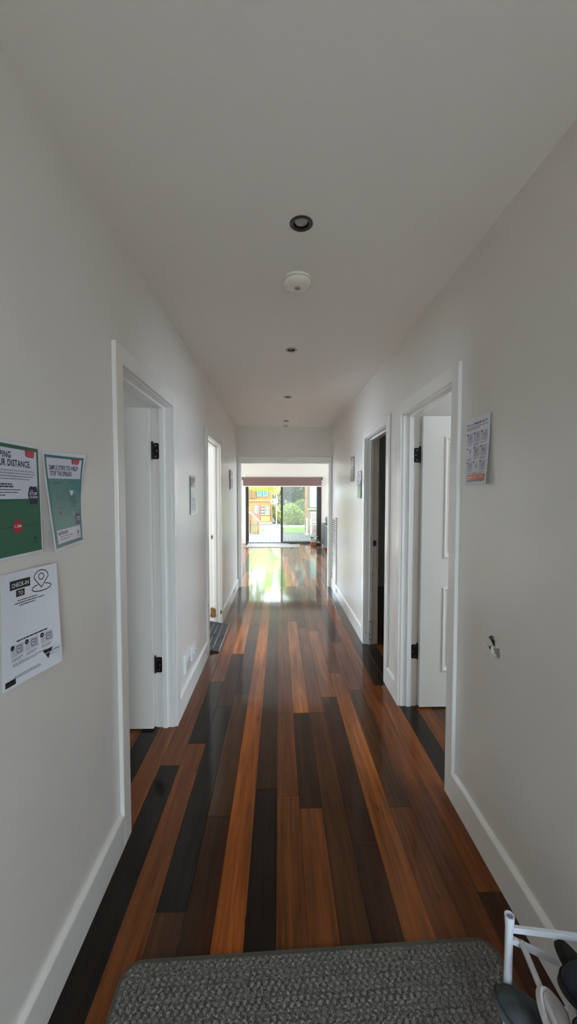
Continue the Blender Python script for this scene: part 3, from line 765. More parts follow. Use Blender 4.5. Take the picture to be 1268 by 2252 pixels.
# 4 handrub
def off4(u, v): return .002 + .016 * (1 - v) ** 2 * u + .003 * u
p = Paper('handrub_notice', 'right', 1.757, 1.836, .205, .292, off4, 'white How to Handrub notice with nine sketches and an orange footer', None, .0, PAPER)
p.text('heading_text', 'How to', .05, .895, .032, INK, 2, .27, .01); p.text('heading_text', 'Hand', .37, .893, .040, INK, 2, .26, .03)
p.text('heading_text_red', 'rub', .635, .893, .036, RED, 2, .17, .02); p.text('heading_text', '?', .84, .893, .036, INK, 2, .06, .02)
p.words('subtitle_text', [(.05, .55, .862, .011)], pmat('soft_red', (.4, .1, .1)), 2); p.words('subtitle_text', [(.55, .92, .862, .011), (.05, .60, .835, .011)], GREYL, 2)
rng = random.Random(3)
for r in range(3):
    for c in range(3):
        u0 = .06 + .30 * c; v0 = .63 - .215 * r
        if rng.random() < .9: p.rect('sketch_box', u0, u0 + .27, v0, v0 + .155, PALEG, 1, 4)
        p.rect('number_square', u0 + .008, u0 + .05, v0 + .125, v0 + .152, RED if (r, c) == (1, 2) else INK, 2, 2)
        cu, cv = u0 + .15, v0 + .075; segs = []
        for k in range(5):
            a = rng.uniform(.6, 2.4); l = rng.uniform(.03, .06); q = cu + rng.uniform(-.06, .06); w = cv + rng.uniform(-.03, .02)
            segs.append((q, w, q + l * math.cos(a), w + l * math.sin(a), rng.uniform(.005, .012)))
        segs += [(cu - .05, v0 + .005, cu - .01, cv, .004), (cu + .05, v0 + .005, cu + .02, cv, .004)]
        p.lines('hand_sketch', segs, GREYP if rng.random() < .3 else GREYL, 2)
        p.words('caption_text', [(u0, u0 + .24, v0 - .020, .008)] + ([(u0, u0 + .20, v0 - .036, .008)] if (r + c) % 2 else []), GREYL, 2, .05)
p.rect('orange_footer', .07, .95, .075, .155, ORANGE, 1, 6); p.rect('footer_dark_band', .07, .95, .052, .078, pmat('footer_dark', (.12, .09, .09)), 1, 6)  # darker strip under the orange footer
p.words('footer_text', [(.13, .36, .125, .014), (.40, .62, .130, .008), (.70, .88, .130, .012), (.15, .34, .108, .010), (.72, .86, .112, .008)], pmat('pale_orange', (.85, .5, .3)), 2, .05)
# 5 laminated picture on the left, 6 far pink sheet
p = Paper('photo_sheet', 'left', 2.944, 1.650, .207, .305, lambda u, v: .004 + .006 * math.sin(5 * v + 1) * u + .003, 'glossy laminated picture sheet between the two left doorways', None, .0, mat('laminate_clear', (.72, .75, .76), .10))
G1 = pmat('photo_grey', (.30, .29, .27), .12); G2 = pmat('photo_sage', (.34, .42, .38), .12); G3 = pmat('photo_lilac', (.55, .52, .56), .12); G4 = pmat('photo_leaf', (.12, .16, .11), .12)
p.rect('picture', .10, .86, .70, .95, G1, 1, 8); p.rect('picture', .12, .80, .46, .69, G3, 1, 8); p.rect('picture', .14, .82, .24, .45, G2, 1, 8); p.rect('picture', .12, .80, .06, .23, G3, 1, 8)
for k in range(6): p.lines('leaf_sketch', [(.25 + .08 * k, .12, .2 + .1 * k, .26, .02)], G4, 2)
p.lines('branch_sketch', [(.70, .95, .78, .75, .02), (.2, .94, .16, .72, .02), (.55, .86, .82, .88, .015)], G4, 2)
p.lines('dark_margin', [(.045, .10, .045, .96, .03 * .68)], G4, 2)
p = Paper('photo_sheet', 'left', 5.29, 1.850, .27, .275, lambda u, v: .005 + .012 * abs(u - .5), 'pink and white picture sheet past the second left doorway', None, .0, PAPER)
p.rect('pink_band', .04, .40, .05, .95, pmat('pink', (.42, .16, .16)), 1, 6); p.rect('pink_band', .62, .96, .05, .60, pmat('pale_pink', (.6, .36, .36)), 1, 6); p.rect('dark_corner', .55, .95, .75, .95, pmat('plum', (.25, .12, .12)), 1, 6)

# ------------------------------------------------------------------ sockets
def socket(name, y0, y1, z0, z1, label, cat):
    t = thing(name, (XL, (y0 + y1) / 2, (z0 + z1) / 2), label, cat)
    bm = bmesh.new(); M = Matrix.Translation((XL, (y0 + y1) / 2, (z0 + z1) / 2)) @ Matrix.Rotation(PI / 2, 4, 'Z') @ Matrix.Rotation(PI / 2, 4, 'X')
    prism(bm, rounded_rect(y1 - y0, z1 - z0, .008), .011, M); o = part('face_plate', bm, PLAST, t)
    return t
t = socket('power_outlet', 2.715, 2.865, .218, .352, 'large white wall plate low on the left wall, nearer of two', 'outlet')
yc, zc = 2.79, .285
part('outlet_cover', bx(XL + .011, XL + .016, yc - .055, yc + .055, zc - .055, zc + .02, bev=.002), mat('yellowed_plastic', (.60, .57, .48), .4), t)
for dy in (-.035, .035): part('switch', bx(XL + .011, XL + .017, yc + dy - .012, yc + dy + .012, zc + .038, zc + .056, bev=.002), PLAST, t)
bm = bmesh.new()
for dy in (-.03, .03):
    for a, b_ in ((-.008, .004), (.006, .004), (0, -.012)): box(bm, XL + .0155, XL + .0166, yc + dy + a - .0015, yc + dy + a + .0015, zc - .02 + b_ - .005, zc - .02 + b_ + .005)
part('pin_slots', bm, DARK, t)['kind'] = 'stuff'
t = socket('data_outlet', 2.925, 3.045, .225, .340, 'second white wall plate low on the left wall, nearer the ramp', 'outlet')
part('socket_insert', bx(XL + .011, XL + .022, 2.965, 3.005, .268, .300, bev=.003), PLAST, t)
part('jack_hole', bx(XL + .0215, XL + .0226, 2.977, 2.993, .278, .290), DARK, t)
# door-gate brackets on the skirtings
for s, X, y, lab in ((1, XL + .018, 5.62, 'tiny dark bracket on the far left skirting board'), (-1, XR - .018, 5.62, 'tiny dark bracket on the far right skirting board')):
    t = thing('gate_bracket', (X, y, .085), lab, 'bracket')
    bm = bmesh.new(); tube(bm, (X, y, .10), (X + s * .008, y, .10), .010, n=14); part('screw_cup', bm, mat('dull_steel', (.12, .12, .12), .4, metal=.8), t)
    bm = bmesh.new(); tube(bm, (X, y, .07), (X + s * .006, y, .07), .007, n=12); part('screw_cup', bm, mat('dull_steel', (.12, .12, .12), .4, metal=.8), t)

# ------------------------------------------------------------------ threshold ramp
rp = thing('threshold_ramp', (-.70, 4.0, 0), 'black ribbed rubber ramp at the second left doorway', 'ramp')
bm = bmesh.new(); ya, yb = 3.635, 4.405
prof = [(-.575, .002), (-.580, .010), (-.786, .052), (-.86, .052), (-.86, .0), (-.575, 0)]
def cut(y, k): return [bm.verts.new((x, y + (k * .06 if x > -.6 else 0), z)) for x, z in prof]
A_ = cut(ya, 0); B_ = cut(yb, 0)
for i in range(6): bm.faces.new((A_[i], A_[(i + 1) % 6], B_[(i + 1) % 6], B_[i]))
bm.faces.new(A_[::-1]); bm.faces.new(B_)
part('ramp_body', bm, RUBBER, rp)
bm = bmesh.new()
sl = (.052 - .010) / (.786 - .580)
def ridge(x, y0_, y1_):
    z = .010 + (-.580 - x) * sl
    box(bm, x - .0035, x + .0035, y0_, y1_, z - .001, z + .003)
ridge(-.640, 3.68, 4.36); ridge(-.690, 3.66, 3.96); ridge(-.690, 4.06, 4.34); ridge(-.735, 3.66, 4.34)
part('ridge', bm, mat('rubber_ridge', (.16, .17, .19), .35), rp)
part('front_lip', bx(-.581, -.573, ya, yb, 0, .011, bev=.002), mat('rubber_lip', (.40, .42, .44), .25, metal=.5), rp)
for x, y in ((-.605, 4.02), (-.69, 4.01)):
    bm = bmesh.new(); tube(bm, (x, y, .010 + (-.580 - x) * sl - .004), (x, y, .010 + (-.580 - x) * sl + .0012), .014, n=16)
    part('screw_recess', bm, DARK, rp)

# ------------------------------------------------------------------ louvred return-air grille
gy0, gy1, gz0, gz1 = 5.72, 6.14, .155, 1.165
t = thing('air_grille', (XR, (gy0 + gy1) / 2, gz0), 'tall white louvred air grille low on the right wall by the opening', 'vent')
part('grille_frame', grid_solid('x', XR, XR - .016, gy0, gy1, gz0, gz1, [(gy0 + .03, gy1 - .03, gz0 + .03, gz1 - .03)]), TRIM, t)
part('grille_back', bx(XR - .002, XR - .0005, gy0 + .03, gy1 - .03, gz0 + .03, gz1 - .03), mat('grille_shadow', (.08, .08, .08), .9), t)
bm = bmesh.new(); box(bm, -.012, .004, gy0 + .031, gy1 - .031, -.0012, .0012); bmesh.ops.rotate(bm, cent=(0, 0, 0), matrix=Matrix.Rotation(math.radians(-42), 3, 'Y'), verts=bm.verts)
sm = None
for k in range(30):
    z = gz0 + .045 + k * .0317
    if sm is None:
        o = obj('slat', bm, TRIM, t); sm = o.data
    else:
        o = bpy.data.objects.new('slat', sm); col.objects.link(o); o.parent = t
    o.location = Vector((XR - .006, 0, z)) - t.location
    o.location.y = -t.location.y

# ------------------------------------------------------------------ mat in front of the viewer
RUGM = bpy.data.materials.new('loop_pile'); RUGM.use_nodes = True
nt = RUGM.node_tree; b = nt.nodes['Principled BSDF']; b.inputs['Roughness'].default_value = 1; b.inputs['Specular IOR Level'].default_value = .1
tc = nt.nodes.new('ShaderNodeTexCoord'); n1 = nt.nodes.new('ShaderNodeTexNoise'); n1.inputs['Scale'].default_value = 260; n1.inputs['Detail'].default_value = 3
nt.links.new(tc.outputs['Object'], n1.inputs['Vector']); cr = nt.nodes.new('ShaderNodeValToRGB'); cr.color_ramp.elements[0].position = .32; cr.color_ramp.elements[0].color = (.085, .080, .071, 1); cr.color_ramp.elements[1].position = .70; cr.color_ramp.elements[1].color = (.34, .315, .28, 1)
nt.links.new(n1.outputs['Fac'], cr.inputs[0]); nt.links.new(cr.outputs[0], b.inputs['Base Color'])
bp = nt.nodes.new('ShaderNodeBump'); bp.inputs['Strength'].default_value = .6; bp.inputs['Distance'].default_value = .003; nt.links.new(n1.outputs['Fac'], bp.inputs['Height']); nt.links.new(bp.outputs[0], b.inputs['Normal'])
rug = thing('doormat', (.13, .8, 0), 'grey-brown looped doormat with rounded corners in front of the viewer', 'mat')
rw, rh = 1.215, .80; rrot = .033
RM = Matrix.Translation((.1225, .808, 0)) @ Matrix.Rotation(rrot, 4, 'Z')
def rr_in(x, y, r=.06):
    ax, ay = abs(x) - (rw / 2 - r), abs(y) - (rh / 2 - r)
    return r - (math.hypot(max(ax, 0), max(ay, 0)) + min(max(ax, ay), 0))
bm = bmesh.new(); prism(bm, rounded_rect(rw, rh, .065, 8), .008, RM)
part('backing', bm, mat('mat_edge', (.105, .098, .078), .9, bump=(300, .5, .002)), rug)
bm = bmesh.new(); st = .0036; nx, ny = int(rw / st), int(rh / st); g = {}
for i in range(nx + 1):
    for j in range(ny + 1):
        x, y = -rw / 2 + i * st, -rh / 2 + j * st
        if rr_in(x, y) < .010: continue
        edge = min(1, (rr_in(x, y) - .010) / .008)
        rw_ = int(y / .0135); h = .0082 + edge * (.0068 * max(0, math.sin(PI * ((y / .0135) % 1))) ** .6 * max(0, .35 + .65 * math.sin(2 * PI * (x / .021 + rw_ * .37 + .25 * math.sin(rw_ * 2.3)))) ** .7 + random.uniform(-.0016, .0016))
        g[i, j] = bm.verts.new(RM @ Vector((x + random.uniform(-.0010, .0010), y + random.uniform(-.0010, .0010), h)))
for (i, j) in list(g):
    q = [(i, j), (i + 1, j), (i + 1, j + 1), (i, j + 1)]
    if all(k in g for k in q): bm.faces.new([g[k] for k in q])
o = part('looped_pile', bm, RUGM, rug, True); o['kind'] = 'stuff'

# ------------------------------------------------------------------ shoe rack
RACKM = mat('rack_white', (.80, .83, .88), .3)
px, py = .585, .925                              # front post nearest the mat corner
ex = Vector((.985, -.145, 0)).normalized()       # towards the wall
ey = Vector((-.145, -.985, 0)).normalized()      # along the rack towards the viewer
rk = thing('shoe_rack', (px + .1, py - .3, 0), 'white tubular two-tier shoe rack against the right wall', 'shoe rack')
post0 = Vector((px, py, 0)); depth = .235; length = .62
def Q(a, b_, z): return post0 + ex * a + ey * b_ + Vector((0, 0, z))
for b_ in (0, length):
    for a in (0, depth):
        bm = bmesh.new()
        lathe(bm, [(.009, .0150 if a == 0 else 0), (.0095, .018), (.0095, .195), (.0115, .212), (.0118, .226), (.0090, .226), (.0086, .21)], 20, Q(a, b_, 0))
        part('lower_post', bm, RACKM, rk, True)
        bm = bmesh.new()
        lathe(bm, [(.0078, .214), (.0092, .226), (.0095, .232), (.0095, .398), (.0112, .415), (.0118, .428), (.0118, .431), (.0090, .431), (.0085, .41), (0, .408)], 20, Q(a, b_, 0))
        part('upper_post', bm, RACKM, rk, True)
for b_ in (0, length):
    for z0 in (.005, .205):
        bm = bmesh.new()
        for za, zb in ((.190, .190), (.160, .075)):
            A_, B_ = Q(.009, b_, z0 + za), Q(depth - .009, b_, z0 + zb)
            d = (B_ - A_).normalized(); up = d.cross(ey).normalized()
            vs_ = [bm.verts.new(p_ + up * s1 * .0075 + ey * s2 * .004) for p_ in (A_, B_) for s1 in (-1, 1) for s2 in (-1, 1)]
            for q in ((0, 1, 3, 2), (4, 6, 7, 5), (0, 4, 5, 1), (2, 3, 7, 6), (0, 2, 6, 4), (1, 5, 7, 3)): bm.faces.new([vs_[i] for i in q])
        part('end_frame', bm, RACKM, rk)
for z0 in (.005, .205):
    for a in (.030, .120, .195):
        za = z0 + .160 - (a / depth) * .085 + .009
        bm = bmesh.new(); tube(bm, Q(a, .004, za), Q(a, length + .012, za), .0070, n=14)
        bmesh.ops.create_uvsphere(bm, u_segments=12, v_segments=8, radius=.0078, matrix=Matrix.Translation(Q(a, .004, za)))
        part('rail', bm, mat('rail_grey', (.55, .54, .52), .4), rk, True)

# slippers: local +x toe, +z up, origin at heel centre on the sole
def slipper(name, origin, toe, up, L, Wd, cols, label, sole_t=.014, group=None, hgt=.048, thick_collar=.006):
    upper_m, sole_m, lining_m = cols
    tv = (Vector(toe) - Vector(origin)).normalized(); upv = Vector(up); sv = upv.cross(tv).normalized(); upv = tv.cross(sv).normalized()
    M = Matrix((tv, sv, upv)).transposed().to_4x4(); M.translation = Vector(origin)
    t = thing(name, Vector(origin), label, 'slipper', group)
    def half(x):  # half width along length 0..1
        return Wd / 2 * (max(0.0, 1 - abs(2 * x - 1) ** 3.4)) ** .5 * (.80 + .28 * min(1, x * 1.5) - .10 * max(0, x - .75))
    n = 26
    xs = [.5 - .5 * math.cos(PI * i / n) for i in range(n + 1)]
    # sole
    bm = bmesh.new(); ring = [(L * x, half(x)) for x in xs] + [(L * x, -half(x)) for x in xs[-2:0:-1]]
    prism(bm, ring, sole_t, M); o = part('sole', bm, sole_m, t)
    # upper covering the toe half
    bm = bmesh.new(); rows = []; x0 = .42; m = 14
    for i in range(m + 1):
        x = x0 + (1 - x0 - .012) * (1 - (1 - i / m) ** 1.6); r = max(half(x) * .94, .001); hh = hgt * (max(0, 1 - ((x - x0) / (1 - x0)) ** 2.4)) ** .55 + .006
        rows.append([(L * x, r * math.cos(a), sole_t - .001 + hh * math.sin(a) ** .8 if 0 < a < PI else sole_t - .001) for a in [PI * k / 16 for k in range(17)]])
    V = [[bm.verts.new(M @ Vector(c)) for c in r] for r in rows]
    for A_, B_ in zip(V, V[1:]):
        for k in range(16): bm.faces.new((A_[k], A_[k + 1], B_[k + 1], B_[k]))
    bm.faces.new(V[-1])
    part('upper', bm, upper_m, t, True)
    # inner lining (darker shell inside the mouth)
    bm = bmesh.new(); V2 = [[bm.verts.new(M @ Vector((c[0], c[1] * .93, sole_t + (c[2] - sole_t) * .90))) for c in r] for r in rows[:8]]
    for A_, B_ in zip(V2, V2[1:]):
        for k in range(16): bm.faces.new((A_[k], B_[k], B_[k + 1], A_[k + 1]))
    part('lining', bm, lining_m, t, True)
    # insole
    bm = bmesh.new(); ring2 = [(L * (.03 + .94 * x), half(x) * .88) for x in xs] + [(L * (.03 + .94 * x), -half(x) * .88) for x in xs[-2:0:-1]]
    M2 = M @ Matrix.Translation((0, 0, sole_t)); prism(bm, ring2, .003, M2); part('insole', bm, lining_m, t)
    # rolled collar over the mouth, down both sides and round the heel
    bm = bmesh.new(); c0 = [M @ Vector(c) for c in rows[0]]
    pipe(bm, c0, thick_collar, 8); part('collar', bm, upper_m, t, True)
    # welt seam between sole and upper
    bm = bmesh.new(); pts = [M @ Vector((L * x, half(x) * .985, sole_t + .001)) for x in xs if x > .35] + [M @ Vector((L * x, -half(x) * .985, sole_t + .001)) for x in xs[::-1] if x > .35]
    pipe(bm, pts, .0022, 6); part('welt', bm, mat('welt_' + sole_m.name, tuple(c * .45 for c in sole_m.node_tree.nodes['Principled BSDF'].inputs['Base Color'].default_value[:3]), .9), t)
    return t
FELT = dict(bump=(350, .5, .003))
CREAM = mat('felt_cream', (.50, .45, .42), .95, **FELT); CREAMS = mat('sole_cream', (.60, .56, .55), .9, **FELT); CREAML = mat('insole_cream', (.42, .37, .33), .95, **FELT)
BLK = mat('felt_black', (.022, .024, .021), .9, **FELT); BLKS = mat('sole_black', (.012, .012, .011), .8); BLKL = mat('insole_dark', (.035, .036, .03), .95, **FELT)
NAV = mat('felt_navy', (.020, .026, .036), .95, **FELT); GRY = mat('felt_grey', (.055, .066, .068), .8, bump=(120, .4, .003), var=(25, .5)); GRYS = mat('sole_grey', (.085, .085, .08), .85)
UPZ = (0.05, .25, 1)
slipper('slipper', (.593, .829, .366), (.672, .655, .205), (-.05, .25, 1), .25, .088, (CREAM, CREAMS, CREAML), 'cream felt slipper on the rack, heel end up, nearest the front rail')
slipper('slipper', (.652, .806, .352), (.728, .640, .200), (-.05, .25, 1), .25, .088, (CREAM, CREAMS, CREAML), 'second cream felt slipper half hidden behind its twin on the rack')
slipper('slipper', (.690, .909, .376), (.812, .757, .222), (-.12, .3, 1), .26, .088, (BLK, BLKS, BLKL), 'black slipper nearest the wall, beyond the rack crossbar', hgt=.03)
slipper('slipper', (.832, .838, .305), (.640, .812, .372), (-.2, -.1, 1), .205, .088, (NAV, BLKS, BLKL), 'dark navy slipper lying across the black one on the shoe rack', hgt=.055)
slipper('slipper', (.738, .805, .100), (.537, .904, .237), (.2, .1, 1), .27, .098, (GRY, GRYS, BLKL), 'worn grey slipper poking out past the front post of the rack')
slipper('slipper', (.800, .700, .325), (.608, .722, .385), (0, 0, 1), .215, .085, (NAV, BLKS, BLKL), 'dark navy slipper at the bottom right corner beside the cream pair', hgt=.05)

# ------------------------------------------------------------------ living room
FR = mat('bronze_frame', (.045, .040, .036), .35, metal=.4)
FRB = mat('stained_jamb', (.060, .035, .030), .45, bump=(60, .2, .002), var=(9, .25))
wn = thing('window_1', ((S0 + S1) / 2, LV, 0), 'dark-framed sliding glass door to the deck, left half open', 'sliding door', kind='structure')
part('window_frame', bx(S0, S0 + .045, LV - .01, LV + .13, 0, SZ), FR, wn)
part('window_frame', bx(S1 - .02, S1, LV - .01, LV + .13, 0, SZ), FRB, wn)
part('window_frame', bx(S0, S1, LV - .01, LV + .13, SZ - .05, SZ), FR, wn)
part('sill_track', bx(S0, S1, LV - .02, LV + .14, 0, .028, bev=.004), mat('track', (.06, .05, .045), .3, metal=.5), wn)
for yt in (LV + .03, LV + .08): part('track_rail', bx(S0 + .05, S1 - .05, yt, yt + .006, .028, .040), STEEL, wn)
# fixed panel and sliding panel parked in front of it on the right half
def sash(nm, x0, x1, y, st0, st1, glassm, fm, rail=.045, zb=.032):
    part(nm, grid_solid('y', y, y + .035, x0, x1, zb, SZ - .05, [(x0 + st0, x1 - st1, zb + rail, SZ - .09)]), fm, wn)
    part('pane', bx(x0 + st0, x1 - st1, y + .015, y + .019, zb + rail, SZ - .09), glassm, wn)
sash('fixed_sash', .045, S1 - .02, LV + .075, .05, .12, SCREEN, FR)
part('sliding_sash', grid_solid('y', LV + .020, LV + .055, .050, S1 - .02, .032, SZ - .05, [(.050 + .062, S1 - .02 - .115, .075, SZ - .09)]), FR, wn)
part('sliding_pane', bx(.112, S1 - .135, LV + .036, LV + .040, .075, SZ - .09), GLASS, wn)
part('sash_edge', bx(.112, S1 - .135, LV + .012, LV + .022, .060, .078), mat('pale_rail', (.55, .53, .48), .4), wn)
part('left_sash', grid_solid('y', LV + .075, LV + .110, S0 + .03, S0 + .085, .032, SZ - .05, []), FR, wn)
part('door_handle', bx(.068, .090, LV - .006, LV + .022, .92, 1.16, bev=.005), BLACKM, wn)
bm = bmesh.new()
for z in (1.02, 1.10): tube(bm, (S0 + .07, LV + .05, z), (S0 + .07, LV + .035, z), .012, n=12)
part('latch', bm, STEEL, wn)
# reveal trim left of the door
part('reveal_trim', bx(S0 - .125, S0, LV - .018, LV, 0, SZ + .08, bev=.003), mat('cream_trim', (.66, .60, .50), .4), wn)
# roller blind
rb = thing('roller_blind', (.10, LV - .06, 2.0), 'mauve-brown roller blind with a cassette above the sliding door', 'blind')
BL = mat('blind_mauve', (.135, .070, .055), .75, bump=(220, .3, .002), var=(40, .08))
bm = bmesh.new(); tube(bm, (-1.11, LV - .065, 2.005), (1.30, LV - .065, 2.005), .034, n=20); part('roller_tube', bm, mat('blind_roll', (.15, .095, .07), .7, bump=(220, .3, .002)), rb, True)
part('blind_fabric', bx(-1.095, 1.285, LV - .100, LV - .096, 1.775, 2.01), BL, rb)
part('hem_bar', bx(-1.098, 1.288, LV - .106, LV - .090, 1.752, 1.778, bev=.004), mat('hem_bar', (.66, .62, .55), .4), rb)
for x in (-1.125, 1.315): part('bracket', bx(x - .010, x + .010, LV - .105, LV, 1.955, 2.050, bev=.004), mat('bracket_brown', (.07, .05, .04), .4), rb)
struct('baseboard_far_left', bx(-4.5, S0 - .13, LV - .018, LV, 0, .12, bev=.003), TRIM, 'white skirting on the far wall left of the sliding door', 'skirting')
struct('baseboard_far_right', bx(S1 + .01, 4.8, LV - .018, LV, 0, .12, bev=.003), TRIM, 'white skirting on the far wall right of the sliding door', 'skirting')
# mats
m = thing('floor_runner', (-.2, 11.4, 0), 'long pale beige mat on the floor in front of the sliding door', 'mat')
bm = bmesh.new(); prism(bm, [(-.99, 11.00), (.575, 10.93), (.62, 11.66), (-.95, 11.72)], .010, Matrix.Identity(4)); part('weave', bm, mat('runner_beige', (.22, .185, .15), .9, bump=(90, .5, .004)), m)
bm = bmesh.new(); prism(bm, [(-.99, 11.00), (.575, 10.93), (.577, 10.955), (-.988, 11.025)], .0112, Matrix.Identity(4)); part('binding', bm, mat('runner_edge', (.30, .26, .22), .8), m)
m = thing('threshold_mat', (-.4, 11.8, 0), 'thin blue-grey mat against the sliding door track', 'mat')
part('weave', bx(-.96, .30, 11.73, 11.87, 0, .012, bev=.003), mat('mat_bluegrey', (.20, .22, .26), .9, bump=(90, .5, .004)), m)
# sofa seen from behind
LE = mat('sofa_leather', (.022, .022, .018), .5, bump=(40, .25, .006), spec=.35)
sf = thing('sofa', (1.75, 10.6, 0), 'black leather sofa with its back towards the hallway', 'sofa')
part('back_frame', bx(1.255, 1.43, 9.55, 11.42, .06, .68, bev=.03), LE, sf)
part('seat_base', bx(1.43, 2.15, 9.55, 11.42, .10, .36, bev=.03), LE, sf)
for ya in (9.55, 11.22): part('armrest', bx(1.44, 2.12, ya, ya + .20, .12, .60, bev=.04), LE, sf)
for ya in (9.77, 10.50): part('seat_cushion', bx(1.56, 2.17, ya, ya + .70, .36, .50, bev=.05), LE, sf)
for ya in (9.72, 10.48):
    bm = bmesh.new(); box(bm, -.085, .085, 0, .74, -.05, .33, bev=.07); bmesh.ops.rotate(bm, cent=(0, 0, 0), matrix=Matrix.Rotation(math.radians(-14), 3, 'Y'), verts=bm.verts); bmesh.ops.translate(bm, vec=(1.47, ya, .56), verts=bm.verts)
    part('back_cushion', bm, LE, sf, True)
for x in (1.29, 2.08):
    for y in (9.62, 11.34):
        bm = bmesh.new(); tube(bm, (x, y, 0), (x, y, .10), .020, .026, n=12); part('foot', bm, STEEL, sf)
bm = bmesh.new()
for y in (10.1, 10.7): pipe(bm, [(1.2545, y, .08), (1.2535, y, .4), (1.256, y, .66)], .004, 6)
part('seam', bm, BLACKM, sf)
# planter with flowers, and small pot
pl = thing('flower_planter', (1.01, 11.47, 0), 'square white and terracotta planter with white flowers by the sliding door', 'planter')
def taper(x, y, w0, w1, z0, z1, inner=None):
    bm = bmesh.new(); A_ = [bm.verts.new((x + a * w0, y + b_ * w0, z0)) for a, b_ in ((-1, -1), (1, -1), (1, 1), (-1, 1))]; B_ = [bm.verts.new((x + a * w1, y + b_ * w1, z1)) for a, b_ in ((-1, -1), (1, -1), (1, 1), (-1, 1))]
    for i in range(4): bm.faces.new((A_[i], A_[(i + 1) % 4], B_[(i + 1) % 4], B_[i]))
    bm.faces.new(A_[::-1]); bm.faces.new(B_); bmesh.ops.bevel(bm, geom=bm.edges[:], offset=.006, segments=2, affect='EDGES'); return bm
part('terracotta_base', taper(1.01, 11.47, .078, .082, 0, .105), mat('terracotta', (.30, .10, .04), .7, bump=(60, .3, .003)), pl)
part('white_pot', taper(1.01, 11.47, .084, .096, .105, .185), mat('pot_white', (.62, .58, .52), .5), pl)
part('pot_rim', taper(1.01, 11.47, .100, .102, .183, .205), mat('pot_white', (.62, .58, .52), .5), pl)
PETAL = mat('petal_white', (.80, .80, .76), .6); LEAF = mat('houseplant_leaf', (.035, .060, .018), .5)
def leaf_mesh(bm, p, d, up, L, Wd, n=5, droop=.3):
    d = Vector(d).normalized(); sd = d.cross(Vector(up)).normalized(); u2 = sd.cross(d)
    pr = None
    for i in range(n + 1):
        t = i / n; w = Wd * math.sin(PI * (t * .92 + .06)) ** .8; c = Vector(p) + d * L * t - u2 * 0 + Vector((0, 0, -droop * L * t * t))
        q = (bm.verts.new(c + sd * w), bm.verts.new(c + u2 * .15 * w), bm.verts.new(c - sd * w))
        if pr: bm.faces.new((pr[0], q[0], q[1], pr[1])); bm.faces.new((pr[1], q[1], q[2], pr[2]))
        pr = q
r5 = random.Random(5)
for k in range(9):
    a = r5.uniform(0, 2 * PI); bm = bmesh.new(); leaf_mesh(bm, (1.01 + .04 * math.cos(a), 11.47 + .04 * math.sin(a), .20), (math.cos(a), math.sin(a), r5.uniform(.5, 1.4)), (0, 0, 1), r5.uniform(.12, .20), .022); part('leaf', bm, LEAF, pl, True)
for k, (fx, fz) in enumerate(((.0, .30), (-.035, .315), (.035, .35), (.045, .27), (-.01, .245), (.05, .375))):
    bm = bmesh.new(); fy = 11.43 + .01 * k; c = Vector((1.01 + fx, fy, fz))
    for i in range(6):
        a = 2 * PI * i / 6 + k; leaf_mesh(bm, c, (math.cos(a), -.35, math.sin(a)), (0, -1, .1), .042, .018, 4, .1)
    part('flower', bm, PETAL, pl, True)
    bm = bmesh.new(); pipe(bm, [(1.01, 11.47, .19), (1.01 + fx * .5, (11.47 + fy) / 2, .19 + (fz - .19) * .6), tuple(c)], .004, 6); part('stem', bm, LEAF, pl)
sp_ = thing('small_pot', (1.175, 11.55, 0), 'small dark round pot with a pale lid between planter and sofa', 'pot')
bm = bmesh.new(); lathe(bm, [(0, 0), (.05, 0), (.066, .03), (.062, .06), (.045, .075)], 24, (1.175, 11.55, 0)); part('bowl', bm, mat('pot_dark', (.10, .095, .085), .4), sp_, True)
bm = bmesh.new(); lathe(bm, [(.056, .066), (.050, .085), (.028, .097), (.024, .112), (0, .115)], 24, (1.175, 11.55, 0)); part('lid', bm, mat('pot_lid', (.36, .35, .32), .4), sp_, True)
vine = thing('trailing_plant', (1.15, 11.66, 0), 'dark trailing plant behind the small pot', 'plant')
bm = bmesh.new(); lathe(bm, [(0, 0), (.05, 0), (.062, .09), (.055, .09), (.05, .08), (0, .08)], 24, (1.13, 11.68, 0)); part('nursery_pot', bm, mat('pot_black', (.02, .02, .02), .5), vine, True)
for k in range(12):
    a = r5.uniform(0, 2 * PI); bm = bmesh.new(); leaf_mesh(bm, (1.13 + .02 * math.cos(a), 11.68 + .02 * math.sin(a), .085), (math.cos(a), math.sin(a) * .6, r5.uniform(.8, 1.8)), (0, 0, 1), r5.uniform(.10, .17), .02, 5, .4); part('leaf', bm, LEAF, vine, True)

# ------------------------------------------------------------------ outside
GZ = -.30
struct('ground', bx(-30, 30, LV + .9, 60, GZ - .2, GZ), mat('ground_pale', (.046, .042, .037), .95, bump=(6, .4, .01), var=(2, .08)), 'pale paved yard ground beyond the deck', 'ground')
struct('ground_front', bx(-12, 12, -14, YF - WT - .0, -.25, -.05), mat('front_path', (.45, .44, .42), .95), 'ground outside the entry', 'ground')
dk = thing('deck', (0, 13.7, 0), 'weathered lilac-grey timber deck outside the sliding door', 'deck', kind='structure')
part('deck_frame', bx(-3.2, 3.2, LV + .15, 15.40, GZ, -.085), mat('joist', (.12, .09, .07), .9), dk)
dm = None; DKM = mat('deck_board', (.060, .052, .052), .7, bump=(30, .3, .003), var=(5, .10))
for k in range(49):
    x = -3.2 + k * .131
    if dm is None:
        bm = bmesh.new(); box(bm, .003, .126, LV + .15, 15.45, -.085, -.05, bev=.004); o = obj('deck_plank', bm, DKM, dk); dm = o.data
    else: o = bpy.data.objects.new('deck_plank', dm); col.objects.link(o); o.parent = dk
    o.location = Vector((x, 0, 0)) - dk.location
